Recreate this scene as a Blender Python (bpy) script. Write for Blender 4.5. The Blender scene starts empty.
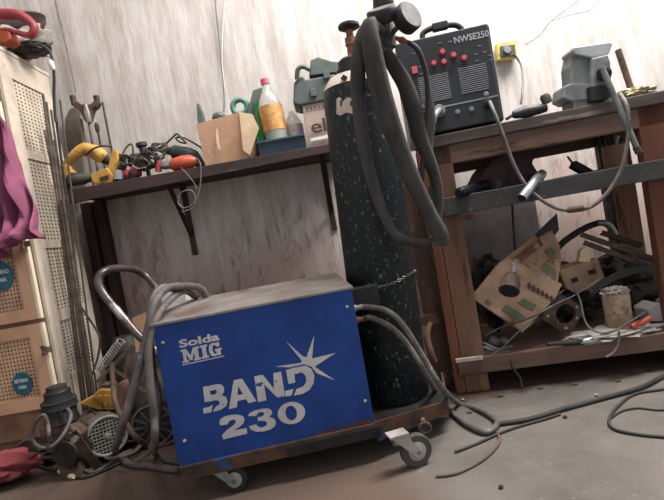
import bpy, bmesh, math, random
from mathutils import Vector, Matrix, noise
from mathutils.geometry import tessellate_polygon
V = Vector
random.seed(4)
sc = bpy.context.scene
COL = sc.collection

# ------------------------------------------------------------------ camera
F_PX, ROLL, PITCH = 490.0, math.radians(10.0), math.radians(2.0)
CAM = V((0, 0, 0.74))
XW = V((1, 0, 0)); UPT = V((0, math.sin(PITCH), math.cos(PITCH))); FW = V((0, math.cos(PITCH), -math.sin(PITCH)))
R_ = XW * math.cos(ROLL) - UPT * math.sin(ROLL)
U_ = XW * math.sin(ROLL) + UPT * math.cos(ROLL)
cd = bpy.data.cameras.new('camera'); cam = bpy.data.objects.new('camera', cd); COL.objects.link(cam)
cd.sensor_width = 36; cd.lens = F_PX * 36 / 664; cd.clip_start = 0.05
cam.matrix_world = Matrix(((R_.x, U_.x, -FW.x, CAM.x), (R_.y, U_.y, -FW.y, CAM.y), (R_.z, U_.z, -FW.z, CAM.z), (0, 0, 0, 1)))
sc.camera = cam

# ------------------------------------------------------------------ world, lights, exposure
w = bpy.data.worlds.new('world'); sc.world = w; w.use_nodes = True
w.node_tree.nodes['Background'].inputs[0].default_value = (0.93, 0.95, 1.0, 1)
w.node_tree.nodes['Background'].inputs[1].default_value = 0.46
def area(name, loc, target, sx, sy, power, col=(1, 1, 1)):
    l = bpy.data.lights.new(name, 'AREA'); l.shape = 'RECTANGLE'; l.size = sx; l.size_y = sy; l.energy = power; l.color = col
    o = bpy.data.objects.new(name, l); COL.objects.link(o); o.location = loc
    o.rotation_euler = (V(target) - V(loc)).to_track_quat('-Z', 'Y').to_euler()
    return o
area('skylight', (1.7, 1.80, 3.45), (1.35, 2.62, 1.5), 2.4, .7, 175, (1.0, 0.99, 0.97))
area('overhead_fill', (-0.3, 1.2, 3.5), (-0.3, 2.2, 0.6), 1.2, 0.3, 14, (1.0, 0.95, 0.9))  # weak unseen fill light above the blue welder
vs = sc.view_settings
vs.view_transform = 'Standard'; vs.look = 'None'; vs.gamma = 1; vs.use_curve_mapping = False; vs.exposure = 0.55

# ------------------------------------------------------------------ pixel helpers (turn a direction in the photo into a point of the place)
def ray(px, py):
    return FW + R_ * ((px - 332) / F_PX) + U_ * ((250 - py) / F_PX)
def P(px, py, Y):
    d = ray(px, py); return CAM + d * (Y / d.y)
def G(px, py, z=0.0):
    d = ray(px, py); return CAM + d * ((z - CAM.z) / d.z)
def onplane(px, py, p0, n):
    d = ray(px, py); return CAM + d * ((p0 - CAM).dot(n) / d.dot(n))

# ------------------------------------------------------------------ materials
def lin(h):
    h = h.lstrip('#'); c = [int(h[i:i+2], 16) / 255 for i in (0, 2, 4)]
    return tuple((x / 12.92 if x <= .04045 else ((x + .055) / 1.055) ** 2.4) for x in c) + (1,)
def mat(name, c1, c2=None, scale=12, rough=.7, metal=0, bump=.15, bscale=60, stretch=(1, 1, 1), lo=.4, hi=.62, c3=None, s3=40, lo3=.6, hi3=.66, trans=0, spec=.5):
    m = bpy.data.materials.new(name); m.use_nodes = True; nt = m.node_tree; b = nt.nodes['Principled BSDF']
    b.inputs['Roughness'].default_value = rough; b.inputs['Metallic'].default_value = metal
    b.inputs['Specular IOR Level'].default_value = spec
    if trans: b.inputs['Transmission Weight'].default_value = trans; b.inputs['IOR'].default_value = 1.3
    tc = nt.nodes.new('ShaderNodeTexCoord'); mp = nt.nodes.new('ShaderNodeMapping'); mp.inputs['Scale'].default_value = stretch
    nt.links.new(tc.outputs['Object'], mp.inputs[0])
    def nz(s, d=6):
        n = nt.nodes.new('ShaderNodeTexNoise'); n.inputs['Scale'].default_value = s; n.inputs['Detail'].default_value = d; n.inputs['Roughness'].default_value = .65
        nt.links.new(mp.outputs[0], n.inputs['Vector']); return n
    col = None
    if c2 is None:
        h = lin(c1); c2l = tuple(x * .72 for x in h[:3]) + (1,)
    else: c2l = lin(c2)
    r = nt.nodes.new('ShaderNodeValToRGB'); r.color_ramp.elements[0].position = lo; r.color_ramp.elements[1].position = hi
    r.color_ramp.elements[0].color = lin(c1); r.color_ramp.elements[1].color = c2l
    nt.links.new(nz(scale).outputs[0], r.inputs[0]); out = r.outputs[0]
    if c3:
        mx = nt.nodes.new('ShaderNodeMix'); mx.data_type = 'RGBA'
        r3 = nt.nodes.new('ShaderNodeValToRGB'); r3.color_ramp.elements[0].position = lo3; r3.color_ramp.elements[1].position = hi3
        nt.links.new(nz(s3, 9).outputs[0], r3.inputs[0]); nt.links.new(r3.outputs[0], mx.inputs[0])
        nt.links.new(out, mx.inputs[6]); mx.inputs[7].default_value = lin(c3); out = mx.outputs[2]
    nt.links.new(out, b.inputs['Base Color'])
    if bump:
        bp = nt.nodes.new('ShaderNodeBump'); bp.inputs['Strength'].default_value = bump; bp.inputs['Distance'].default_value = .004
        nt.links.new(nz(bscale).outputs[0], bp.inputs['Height']); nt.links.new(bp.outputs[0], b.inputs['Normal'])
    return m
def cane(name, c1, ax, sp1=.0145):
    m = mat(name, c1, None, 8, .7); nt = m.node_tree; b = nt.nodes['Principled BSDF']
    tc = nt.nodes.new('ShaderNodeTexCoord'); sp = nt.nodes.new('ShaderNodeSeparateXYZ'); nt.links.new(tc.outputs['Object'], sp.inputs[0])
    def fr(sock, spc=.0165):
        a = nt.nodes.new('ShaderNodeMath'); a.operation = 'MULTIPLY'; a.inputs[1].default_value = 1 / spc; nt.links.new(sock, a.inputs[0])
        f = nt.nodes.new('ShaderNodeMath'); f.operation = 'FRACT'; nt.links.new(a.outputs[0], f.inputs[0])
        s = nt.nodes.new('ShaderNodeMath'); s.operation = 'SUBTRACT'; s.inputs[1].default_value = .5; nt.links.new(f.outputs[0], s.inputs[0])
        p = nt.nodes.new('ShaderNodeMath'); p.operation = 'POWER'; p.inputs[1].default_value = 2
        ab = nt.nodes.new('ShaderNodeMath'); ab.operation = 'ABSOLUTE'; nt.links.new(s.outputs[0], ab.inputs[0]); nt.links.new(ab.outputs[0], p.inputs[0])
        return p.outputs[0]
    ad = nt.nodes.new('ShaderNodeMath'); ad.operation = 'ADD'; nt.links.new(fr(sp.outputs[ax], sp1), ad.inputs[0]); nt.links.new(fr(sp.outputs[2]), ad.inputs[1])
    lt = nt.nodes.new('ShaderNodeMath'); lt.operation = 'LESS_THAN'; lt.inputs[1].default_value = .06; nt.links.new(ad.outputs[0], lt.inputs[0])
    mx = nt.nodes.new('ShaderNodeMix'); mx.data_type = 'RGBA'; nt.links.new(lt.outputs[0], mx.inputs[0])
    old = b.inputs['Base Color'].links[0].from_socket; nt.links.new(old, mx.inputs[6]); mx.inputs[7].default_value = lin('#2a1c14')
    nt.links.new(mx.outputs[2], b.inputs['Base Color'])
    return m
M = {}
M['blue'] = mat('blue_paint', '#1a428a', '#143674', 5, .6, c3='#10244c', s3=26, lo3=.68, hi3=.72, spec=.35)
M['rustblue'] = mat('rusty_rail', '#5a3a2a', '#2c2622', 14, .8, c3='#24406e', s3=9, lo3=.58, hi3=.6)
M['lid'] = mat('dusty_lid', '#8b8480', '#6b605a', 5, .6, c3='#5b4334', s3=7, lo3=.55, hi3=.68)
M['letter'] = mat('white_lettering', '#c9c6c4', '#b5b2b4', 8, .6, c3='#2a4a8c', s3=30, lo3=.635, hi3=.65)
M['darkmetal'] = mat('dark_metal', '#2b2a2b', '#1d1b1c', 9, .6, .3, c3='#5a4032', s3=18, lo3=.62, hi3=.7)
M['black'] = mat('black_plastic', '#2a2d30', '#222427', 6, .5, spec=.4)
M['blacksoft'] = mat('black_rubber', '#26262a', '#1b1b1d', 8, .75)
M['sleeve'] = mat('fabric_sleeve', '#4b4845', '#353331', 14, .9, bump=.5, bscale=120, stretch=(1, 1, .4))
M['hose'] = mat('grey_hose', '#6d6663', '#4c4744', 12, .65, c3='#8a807a', s3=30)
M['hosedark'] = mat('dark_hose', '#35332f', '#23221f', 10, .7)
M['green'] = mat('cylinder_green', '#141f1c', '#101921', 4, .5, .1, c3='#6f796c', s3=60, lo3=.585, hi3=.66, stretch=(1.5, 1.5, .8), spec=.4)
M['steel'] = mat('steel', '#9a9896', '#6d6a68', 14, .4, .8)
M['chrome'] = mat('worn_chrome', '#b9b4b2', '#5c5250', 9, .3, .85, lo=.42, hi=.6, c3='#2a1f1c', s3=25)
M['zinc'] = mat('grey_cast_iron', '#8c8f8e', '#6b6e6e', 10, .6, .4)
M['copper'] = mat('copper_valve', '#9c6450', '#6b4438', 18, .5, .5)
M['wood'] = mat('rough_wood', '#7f5d4a', '#5f4435', 9, .85, bump=.5, bscale=24, stretch=(1, 1, .12), c3='#4a3020', s3=22)
M['woodh'] = mat('rough_wood_rail', '#735a4e', '#54413a', 9, .85, bump=.5, bscale=24, stretch=(.12, .5, 1), c3='#473022', s3=22)
M['woodred'] = mat('red_brown_board', '#7f4e38', '#5f3828', 9, .8, bump=.4, bscale=24, stretch=(1, 1, .12))
M['woodold'] = mat('weathered_board', '#7a6156', '#4c3a32', 12, .9, bump=.6, bscale=20, stretch=(1, 1, .15), c3='#a49488', s3=30)
M['woodtop'] = mat('weathered_bench_top', '#5d514d', '#443a37', 9, .85, bump=.5, bscale=24, stretch=(.12, .6, 1), c3='#7d7370', s3=22)
M['greybeam'] = mat('grey_steel_beam', '#403d3c', '#302e2d', 7, .7, bump=.3, c3='#66615f', s3=20, lo3=.64)
M['shelf'] = mat('dark_shelf_wood', '#402e2a', '#2a1e1c', 10, .75, bump=.5, bscale=30, stretch=(.15, 1, 1), c3='#655048', s3=25, lo3=.66)
M['bracket'] = mat('brown_bracket', '#3c2420', '#2a1a18', 12, .6, .2)
M['card'] = mat('cardboard', '#cba284', '#ba9072', 6, .85, c3='#d8c0a8', s3=16, lo3=.66)
M['cardin'] = mat('pale_cardboard', '#e0c8a8', '#cbb090', 6, .85)
M['cardold'] = mat('old_cardboard', '#ad8f76', '#8b6f58', 7, .9, c3='#5d4636', s3=12)
M['cream'] = mat('cream_paint', '#cdbfae', '#b3a595', 6, .65, c3='#7f7466', s3=11, lo3=.6, hi3=.75)
M['creamedge'] = mat('cream_edge', '#ecdcc4', '#d8c2a4', 6, .6)
M['orangewood'] = mat('peach_wood', '#d3aa8a', '#c29878', 6, .6)
M['tanwood'] = mat('tan_wood', '#97745c', '#76594a', 9, .7)
M['caneside'] = cane('cane_cream', '#cabba8', 1, .026)
M['canefront'] = cane('cane_peach', '#cfa888', 0)
M['sticker'] = mat('teal_sticker', '#1d6479', '#175468', 6, .4)
M['white'] = mat('white_print', '#e6e6e4', '#dcdcda', 6, .6)
M['pink'] = mat('magenta_cloth', '#96546f', '#824560', 7, .95, bump=.3)
M['redcloth'] = mat('red_cloth', '#8c4046', '#683036', 12, .9)
M['yellow'] = mat('yellow_plastic', '#c9a04e', '#a87c38', 14, .6, c3='#6b4b20', s3=20, lo3=.58)
M['orange'] = mat('orange_red_plastic', '#c2563e', '#a34430', 10, .4)
M['red'] = mat('red_plastic', '#a84048', '#7c3238', 10, .5)
M['toolgreen'] = mat('dark_green_tool', '#31463c', '#22302a', 9, .5)
M['greybody'] = mat('grey_tool', '#63615f', '#444240', 10, .5, .3)
M['casegrey'] = mat('grey_green_case', '#59625e', '#48504c', 7, .6)
M['tealplastic'] = mat('teal_tape', '#5b8c7c', '#4a7264', 7, .5)
M['bottlegreen'] = mat('green_glass', '#1f8a4a', '#176a38', 7, .2)
M['pet'] = mat('clear_pet', '#dfe6e0', '#d2dad4', 5, .12, trans=.75, bump=0)
M['liquid'] = mat('cloudy_liquid', '#a9b0a0', '#989e90', 5, .3)
M['labelor'] = mat('orange_label', '#b97f38', '#d0a568', 30, .5, c3='#9c3a2c', s3=24, lo3=.6)
M['labelwh'] = mat('white_red_label', '#d8cccc', '#c7b8b8', 30, .5, c3='#a83c3c', s3=40, lo3=.56)
M['capred'] = mat('pink_cap', '#d85878', '#c44a68', 8, .4)
M['crate'] = mat('blue_crate', '#33485c', '#28394a', 8, .5)
M['carton'] = mat('pale_carton', '#bda89c', '#a8948a', 8, .8, c3='#6a5850', s3=30, lo3=.64)
M['print'] = mat('brown_print', '#4a3a34', '#3a2d28', 8, .8)
M['printred'] = mat('reddish_print', '#5f3626', '#5c3824', 8, .8)
M['printgreen'] = mat('green_print', '#666c50', '#585e46', 14, .8)
M['labelcyl'] = mat('cylinder_label', '#cfc0b4', '#bcab9f', 18, .6, c3='#b0625c', s3=40, lo3=.6)
M['knob'] = mat('pink_red_knob', '#d9606e', '#c74e5e', 8, .4)
M['rust'] = mat('rusty_metal', '#6b5548', '#453833', 14, .8, .3, c3='#8a7a6c', s3=30)
M['tire'] = mat('grey_tyre', '#4d4946', '#3a3734', 10, .8)
M['rim'] = mat('pale_rim', '#a39c98', '#837c78', 10, .6)
M['casewhite'] = mat('white_plastic', '#d4d2d0', '#c0bcb8', 6, .5)
M['yellowcase'] = mat('yellow_case', '#dcc258', '#8f8460', 22, .5)
M['paper'] = mat('pale_rag', '#b7aea6', '#938a82', 10, .9, bump=.6, bscale=20)
M['silver'] = mat('silver_tube', '#c9cccf', '#a2a5a8', 10, .3, .8)
M['bluetube'] = mat('blue_black_tube', '#171b20', '#101317', 10, .4, .4)
M['darkred'] = mat('dark_maroon_metal', '#52262c', '#2c181b', 8, .6)
M['wire'] = mat('thin_grey_wire', '#77706c', '#5c5652', 10, .6)
M['rods'] = mat('filler_rod', '#6e6257', '#4d443d', 20, .5, .6)
M['iron'] = mat('oily_iron', '#3d3834', '#262320', 14, .6, .4, c3='#6b5f55', s3=30)
M['motorgrey'] = mat('dusty_motor', '#7b6e66', '#5c524c', 9, .8, .1)
M['grill'] = mat('pale_grille', '#a39f94', '#838076', 9, .6, .3)

# floor: dusty concrete with brown patches
def floor_mat():
    m = mat('concrete_floor', '#6c655f', '#59534d', 3, .9, bump=.5, bscale=35, c3='#8b847c', s3=60, lo3=.6, hi3=.75)
    nt = m.node_tree; b = nt.nodes['Principled BSDF']
    n = nt.nodes.new('ShaderNodeTexNoise'); n.inputs['Scale'].default_value = 1.3; n.inputs['Detail'].default_value = 5
    tc = nt.nodes.new('ShaderNodeTexCoord'); nt.links.new(tc.outputs['Object'], n.inputs['Vector'])
    g = nt.nodes.new('ShaderNodeSeparateXYZ'); nt.links.new(tc.outputs['Object'], g.inputs[0])
    # brown soil over the left; darker brown under the bench
    mr = nt.nodes.new('ShaderNodeMapRange'); mr.inputs[1].default_value = .35; mr.inputs[2].default_value = -.15; mr.inputs[3].default_value = -.12; mr.inputs[4].default_value = .16
    nt.links.new(g.outputs[0], mr.inputs[0])
    ad = nt.nodes.new('ShaderNodeMath'); nt.links.new(n.outputs[0], ad.inputs[0]); nt.links.new(mr.outputs[0], ad.inputs[1])
    r = nt.nodes.new('ShaderNodeValToRGB'); r.color_ramp.elements[0].position = .47; r.color_ramp.elements[1].position = .62; nt.links.new(ad.outputs[0], r.inputs[0])
    mx = nt.nodes.new('ShaderNodeMix'); mx.data_type = 'RGBA'; nt.links.new(r.outputs[0], mx.inputs[0])
    nt.links.new(b.inputs['Base Color'].links[0].from_socket, mx.inputs[6]); mx.inputs[7].default_value = lin('#5f4e44')
    nt.links.new(mx.outputs[2], b.inputs['Base Color'])
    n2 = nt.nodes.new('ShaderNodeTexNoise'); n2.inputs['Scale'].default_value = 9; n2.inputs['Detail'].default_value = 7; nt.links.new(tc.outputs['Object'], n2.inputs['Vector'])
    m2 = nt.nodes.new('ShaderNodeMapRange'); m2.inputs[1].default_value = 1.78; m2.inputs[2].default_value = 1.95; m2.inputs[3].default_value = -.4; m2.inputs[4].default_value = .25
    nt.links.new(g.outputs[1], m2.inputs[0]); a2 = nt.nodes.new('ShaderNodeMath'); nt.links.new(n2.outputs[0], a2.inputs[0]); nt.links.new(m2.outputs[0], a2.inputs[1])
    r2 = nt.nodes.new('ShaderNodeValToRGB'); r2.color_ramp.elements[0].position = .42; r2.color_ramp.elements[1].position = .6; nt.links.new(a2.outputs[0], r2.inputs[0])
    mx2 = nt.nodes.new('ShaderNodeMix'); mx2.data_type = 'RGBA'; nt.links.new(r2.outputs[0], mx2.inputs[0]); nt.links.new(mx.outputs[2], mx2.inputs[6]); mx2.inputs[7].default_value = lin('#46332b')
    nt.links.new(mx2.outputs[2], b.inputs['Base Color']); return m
def wall_mat():
    m = mat('limewashed_wall', '#bdb4ae', '#b0a69f', 3, .9, bump=.6, bscale=22, stretch=(3, 1, .6), c3='#d0cac6', s3=5, lo3=.42, hi3=.66)
    nt = m.node_tree; b = nt.nodes['Principled BSDF']
    tc = nt.nodes.new('ShaderNodeTexCoord')
    def stre(sc_):
        mp = nt.nodes.new('ShaderNodeMapping'); mp.inputs['Scale'].default_value = sc_; nt.links.new(tc.outputs['Object'], mp.inputs[0]); return mp.outputs[0]
    g = nt.nodes.new('ShaderNodeSeparateXYZ'); nt.links.new(tc.outputs['Object'], g.inputs[0])
    def rng(k, a, b_, c, d):
        mr = nt.nodes.new('ShaderNodeMapRange'); mr.inputs[1].default_value = a; mr.inputs[2].default_value = b_; mr.inputs[3].default_value = c; mr.inputs[4].default_value = d
        nt.links.new(g.outputs[k], mr.inputs[0]); return mr.outputs[0]
    def mn(a, b_):
        q = nt.nodes.new('ShaderNodeMath'); q.operation = 'MINIMUM'; nt.links.new(a, q.inputs[0]); nt.links.new(b_, q.inputs[1]); return q.outputs[0]
    def layer(scale, vec, lo, hi, col, f=1, bias=None):
        n = nt.nodes.new('ShaderNodeTexNoise'); n.inputs['Scale'].default_value = scale; n.inputs['Detail'].default_value = 9; n.inputs['Roughness'].default_value = .72
        nt.links.new(vec, n.inputs['Vector']); s = n.outputs[0]
        if bias is not None:
            a = nt.nodes.new('ShaderNodeMath'); nt.links.new(s, a.inputs[0]); nt.links.new(bias, a.inputs[1]); s = a.outputs[0]
        r = nt.nodes.new('ShaderNodeValToRGB'); r.color_ramp.elements[0].position = lo; r.color_ramp.elements[1].position = hi
        r.color_ramp.elements[1].color = (f, f, f, 1); nt.links.new(s, r.inputs[0])
        mx = nt.nodes.new('ShaderNodeMix'); mx.data_type = 'RGBA'; nt.links.new(r.outputs[0], mx.inputs[0])
        nt.links.new(b.inputs['Base Color'].links[0].from_socket, mx.inputs[6]); mx.inputs[7].default_value = lin(col); nt.links.new(mx.outputs[2], b.inputs['Base Color'])
    layer(6, stre((7, 1, .35)), .52, .75, '#8a7e76', .55)
    layer(14, stre((5, 1, .5)), .60, .70, '#7c7068', .4)
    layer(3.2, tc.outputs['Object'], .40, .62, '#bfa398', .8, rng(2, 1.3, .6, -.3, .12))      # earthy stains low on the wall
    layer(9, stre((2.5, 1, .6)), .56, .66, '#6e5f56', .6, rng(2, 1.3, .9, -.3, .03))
    layer(4.0, tc.outputs['Object'], .46, .60, '#3f3632', .9, mn(rng(2, .62, .30, -.4, .12), rng(0, -.5, -.9, -.4, .1)))     # darker brown low in the corner behind the cupboard
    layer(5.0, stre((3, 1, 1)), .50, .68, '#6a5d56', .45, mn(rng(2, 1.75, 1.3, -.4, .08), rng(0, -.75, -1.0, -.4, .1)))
    return m

# ------------------------------------------------------------------ builders
def link(o, parent=None):
    COL.objects.link(o)
    if parent: o.parent = parent
    return o
def wloc(o):
    l = V((0, 0, 0))
    while o: l = l + o.location; o = o.parent
    return l
def tag(o, label=None, cat=None, group=None, kind=None):
    if label: o['label'] = label
    if cat: o['category'] = cat
    if group: o['group'] = group
    if kind: o['kind'] = kind
    return o
def thing(name, loc, label, cat, group=None):
    o = bpy.data.objects.new(name, None); o.location = V(loc); o.empty_display_size = .05
    return tag(link(o), label, cat, group)
def frame(d):
    d = d.normalized(); a = V((0, 0, 1)) if abs(d.z) < .9 else V((0, 1, 0))
    x = d.cross(a).normalized(); return x, x.cross(d).normalized(), d
def spline(pts, n=8, closed=False):
    pts = [V(p) for p in pts]; out = []
    m = len(pts); segs = m if closed else m - 1
    for i in range(segs):
        if closed: p0, p1, p2, p3 = pts[(i-1) % m], pts[i], pts[(i+1) % m], pts[(i+2) % m]
        else: p0, p1, p2, p3 = pts[max(i-1, 0)], pts[i], pts[i+1], pts[min(i+2, m-1)]
        for k in range(n):
            t = k / n
            out.append(.5 * ((2*p1) + (p2-p0)*t + (2*p0-5*p1+4*p2-p3)*t*t + (3*p1-p0-3*p2+p3)*t**3))
    if not closed: out.append(pts[-1])
    return out
class MB:
    def __init__(s): s.v = []; s.f = []
    def add(s, vs, fs):
        b = len(s.v); s.v += [V(x) for x in vs]; s.f += [[b + i for i in f] for f in fs]; return s
    def hexa(s, c):   # 8 corners: bottom 4 then top 4
        return s.add(c, [(3,2,1,0), (4,5,6,7), (0,1,5,4), (1,2,6,5), (2,3,7,6), (3,0,4,7)])
    def box(s, x0, x1, y0, y1, z0, z1):
        return s.hexa([(x0,y0,z0),(x1,y0,z0),(x1,y1,z0),(x0,y1,z0),(x0,y0,z1),(x1,y0,z1),(x1,y1,z1),(x0,y1,z1)])
    def fbox(s, o, ax, ay, az, x0, x1, y0, y1, z0, z1):
        q = lambda x, y, z: o + ax*x + ay*y + az*z
        return s.hexa([q(x0,y0,z0),q(x1,y0,z0),q(x1,y1,z0),q(x0,y1,z0),q(x0,y0,z1),q(x1,y0,z1),q(x1,y1,z1),q(x0,y1,z1)])
    def bar(s, p0, p1, w, h, side=None):
        p0, p1 = V(p0), V(p1); x, y, d = frame(p1 - p0)
        if side is not None:
            x = V(side); x = (x - d * x.dot(d)).normalized(); y = x.cross(d)
        c = []
        for p in (p0, p1): c += [p - x*w/2 - y*h/2, p + x*w/2 - y*h/2, p + x*w/2 + y*h/2, p - x*w/2 + y*h/2]
        return s.hexa(c)
    def prism(s, pts, off):   # outline + offset vector
        pts = [V(p) for p in pts]; n = len(pts); off = V(off)
        tris = tessellate_polygon([pts])
        fs = [tuple(t) for t in tris] + [tuple(i + n for i in reversed(t)) for t in tris] + [(i, (i+1) % n, (i+1) % n + n, i + n) for i in range(n)]
        return s.add(pts + [p + off for p in pts], fs)
    def slab(s, pp, Y0, Y1): return s.prism([P(x, y, Y0) for x, y in pp], (0, Y1 - Y0, 0))
    def flat(s, loops):
        loops = [[V(p) for p in l] for l in loops]; allp = [p for l in loops for p in l]
        return s.add(allp, [tuple(t) for t in tessellate_polygon(loops)])
    def tube(s, pts, r, seg=10, n=7, smooth=True, closed=False, flat=1.0):
        pts = spline(pts, n, closed) if smooth else [V(p) for p in pts]
        m = len(pts); rs = r if isinstance(r, (list, tuple)) else None
        vs = []; nx = None
        for i, p in enumerate(pts):
            if closed: d = pts[(i+1) % m] - pts[(i-1) % m]
            else: d = pts[min(i+1, m-1)] - pts[max(i-1, 0)]
            if d.length < 1e-7: d = V((0, 0, 1))
            d.normalize()
            if nx is None: nx, ny, _ = frame(d)
            nx = (nx - d * nx.dot(d)).normalized(); ny = d.cross(nx)
            if rs:
                t = i / (m-1) * (len(rs)-1); k = min(int(t), len(rs)-2); rr = rs[k] + (rs[k+1]-rs[k]) * (t-k)
            else: rr = r
            for j in range(seg):
                a = 2*math.pi*j/seg; vs.append(p + nx*rr*math.cos(a) + ny*rr*flat*math.sin(a))
        fs = []
        for i in range(m if closed else m-1):
            for j in range(seg):
                a = i*seg; b = ((i+1) % m)*seg
                fs.append((a+j, a+(j+1) % seg, b+(j+1) % seg, b+j))
        if not closed: fs += [tuple(range(seg))[::-1], tuple((m-1)*seg + j for j in range(seg))]
        return s.add(vs, fs)
    def cyl(s, p0, p1, r0, r1=None, seg=24):
        r1 = r0 if r1 is None else r1; return s.lathe(p0, V(p1) - V(p0), [(0, r0), (1, r1)], seg)
    def lathe(s, o, ax, prof, seg=28):   # prof: (fraction along ax, radius)
        o = V(o); ax = V(ax); x, y, d = frame(ax); vs = []
        for t, r in prof:
            for j in range(seg):
                a = 2*math.pi*j/seg; vs.append(o + ax*t + x*r*math.cos(a) + y*r*math.sin(a))
        n = len(prof); fs = [(i*seg+j, i*seg+(j+1) % seg, (i+1)*seg+(j+1) % seg, (i+1)*seg+j) for i in range(n-1) for j in range(seg)]
        fs += [tuple(range(seg))[::-1], tuple((n-1)*seg+j for j in range(seg))]
        return s.add(vs, fs)
    def blob(s, c, rad, seed=0, amp=.2, freq=3, sub=4):
        bm = bmesh.new(); bmesh.ops.create_icosphere(bm, subdivisions=sub, radius=1)
        vs = []
        for v in bm.verts:
            k = 1 + amp * noise.noise(v.co * freq + V((seed*7.1, seed, 0))); vs.append(V(c) + V((v.co.x*rad[0]*k, v.co.y*rad[1]*k, v.co.z*rad[2]*k)))
        fs = [[v.index for v in f.verts] for f in bm.faces]; bm.free(); return s.add(vs, fs)
    def build(s, name, m, parent=None, smooth=False, bevel=0, label=None, recalc=True):
        if parent is None:
            lo = V([min(v[i] for v in s.v) for i in range(3)]); hi = V([max(v[i] for v in s.v) for i in range(3)])
            base = V(((lo.x+hi.x)/2, (lo.y+hi.y)/2, lo.z)); loc = base
        else:
            base = wloc(parent); loc = V((0, 0, 0))
        me = bpy.data.meshes.new(name); me.from_pydata([v - base for v in s.v], [], s.f); me.update()
        if recalc:
            bm = bmesh.new(); bm.from_mesh(me); bmesh.ops.recalc_face_normals(bm, faces=bm.faces); bm.to_mesh(me); bm.free()
        me.materials.append(M[m] if isinstance(m, str) else m)
        o = bpy.data.objects.new(name, me); o.location = loc; link(o, parent)
        if smooth:
            for p in me.polygons: p.use_smooth = True
            try: me.set_sharp_from_angle(angle=math.radians(42))
            except Exception: pass
        if bevel:
            b = o.modifiers.new('bevel', 'BEVEL'); b.width = bevel; b.segments = 2; b.limit_method = 'ANGLE'; b.angle_limit = math.radians(40)
        if label: o['label'] = label
        return o
def minz(o, base=None):
    base = (base if base is not None else V((0, 0, 0))) + o.location; z = 1e9
    if o.type == 'MESH': z = min((base.z + v.co.z) for v in o.data.vertices)
    for c in KIDS(o): z = min(z, minz(c, base))
    return z
def KIDS(o): return [c for c in COL.objects if c.parent == o]
def rest(o, z): o.location.z += z - minz(o); return o
def struct(o): o['kind'] = 'structure'; return o
def text(body, o, ax, ay, wd, ht, m, parent, name='lettering', bold=0.0, off=.0006):
    cu = bpy.data.curves.new('t', 'FONT'); cu.body = body; cu.offset = bold; cu.resolution_u = 3
    t = bpy.data.objects.new('t', cu); COL.objects.link(t); bpy.context.view_layer.update()
    me = bpy.data.meshes.new_from_object(t.evaluated_get(bpy.context.evaluated_depsgraph_get()))
    vs = [v.co.copy() for v in me.vertices]; fs = [list(p.vertices) for p in me.polygons]
    bpy.data.objects.remove(t); bpy.data.curves.remove(cu); bpy.data.meshes.remove(me)
    x0 = min(v.x for v in vs); x1 = max(v.x for v in vs); y0 = min(v.y for v in vs); y1 = max(v.y for v in vs)
    ax = V(ax).normalized(); ay = V(ay).normalized(); n = ax.cross(ay).normalized()
    return MB().add([V(o) + ax*((v.x-x0)/(x1-x0)*wd) + ay*((v.y-y0)/(y1-y0)*ht) + n*off for v in vs], fs).build(name, m, parent, recalc=False)
def simple_tube(name, pts, r, m, label=None, cat=None, group=None, parent=None, **k):
    o = MB().tube(pts, r, **k).build(name, m, parent, smooth=True)
    if parent is None: tag(o, label, cat, group)
    elif label: o['label'] = label
    return o

# ================================================================== STRUCTURE
WY = 2.62
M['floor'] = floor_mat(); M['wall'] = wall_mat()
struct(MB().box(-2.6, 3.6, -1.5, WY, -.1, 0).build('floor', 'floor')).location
for n_, b_ in (('ceiling_blocker', (-2.6, 3.6, -.2, WY, 3.6, 3.7)), ('wall_back', (-2.6, 3.6, WY, WY + .12, -.1, 3.6)), ('wall_left', (-2.6, -2.48, .3, WY, 0, 3.6))):  # unseen ceiling added to keep world light off the floor
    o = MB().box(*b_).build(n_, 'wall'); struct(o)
for o in list(COL.objects):      # keep object space equal to world space for floor and walls
    if o.name in ('floor', 'wall_back', 'wall_left'):
        for v in o.data.vertices: v.co += o.location
        o.location = (0, 0, 0)

# ================================================================== MIG WELDER ON ITS TROLLEY
A = P(180, 472, 1.47); B = P(375, 425, 1.545)       # bottom corners of the blue side
A.z = B.z = (A.z + B.z) / 2
ht = P(152, 325, 1.47).z - A.z
ax = (B - A).normalized(); up = V((0, 0, 1)); nb = V((-ax.y, ax.x, 0)); Wd = (B - A).length
DEP = .37
mw = thing('mig_welder', (A + B) / 2 * V((1, 1, 0)).length if False else V(((A.x+B.x)/2, (A.y+B.y)/2 + .18, 0)), 'blue boxy wire-feed welding machine marked BAND 230 on a low wheeled trolley', 'welding machine')
mb = MB().fbox(A, ax, nb, up, 0, Wd, .004, DEP, 0, ht - .004)
mb.build('cabinet', 'darkmetal', mw, bevel=.004)
sidep = MB().fbox(A, ax, nb, up, 0, Wd, -.003, .004, .012, ht).build('side_panel', 'blue', mw, bevel=.002, label='blue painted side panel with scratches')
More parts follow.
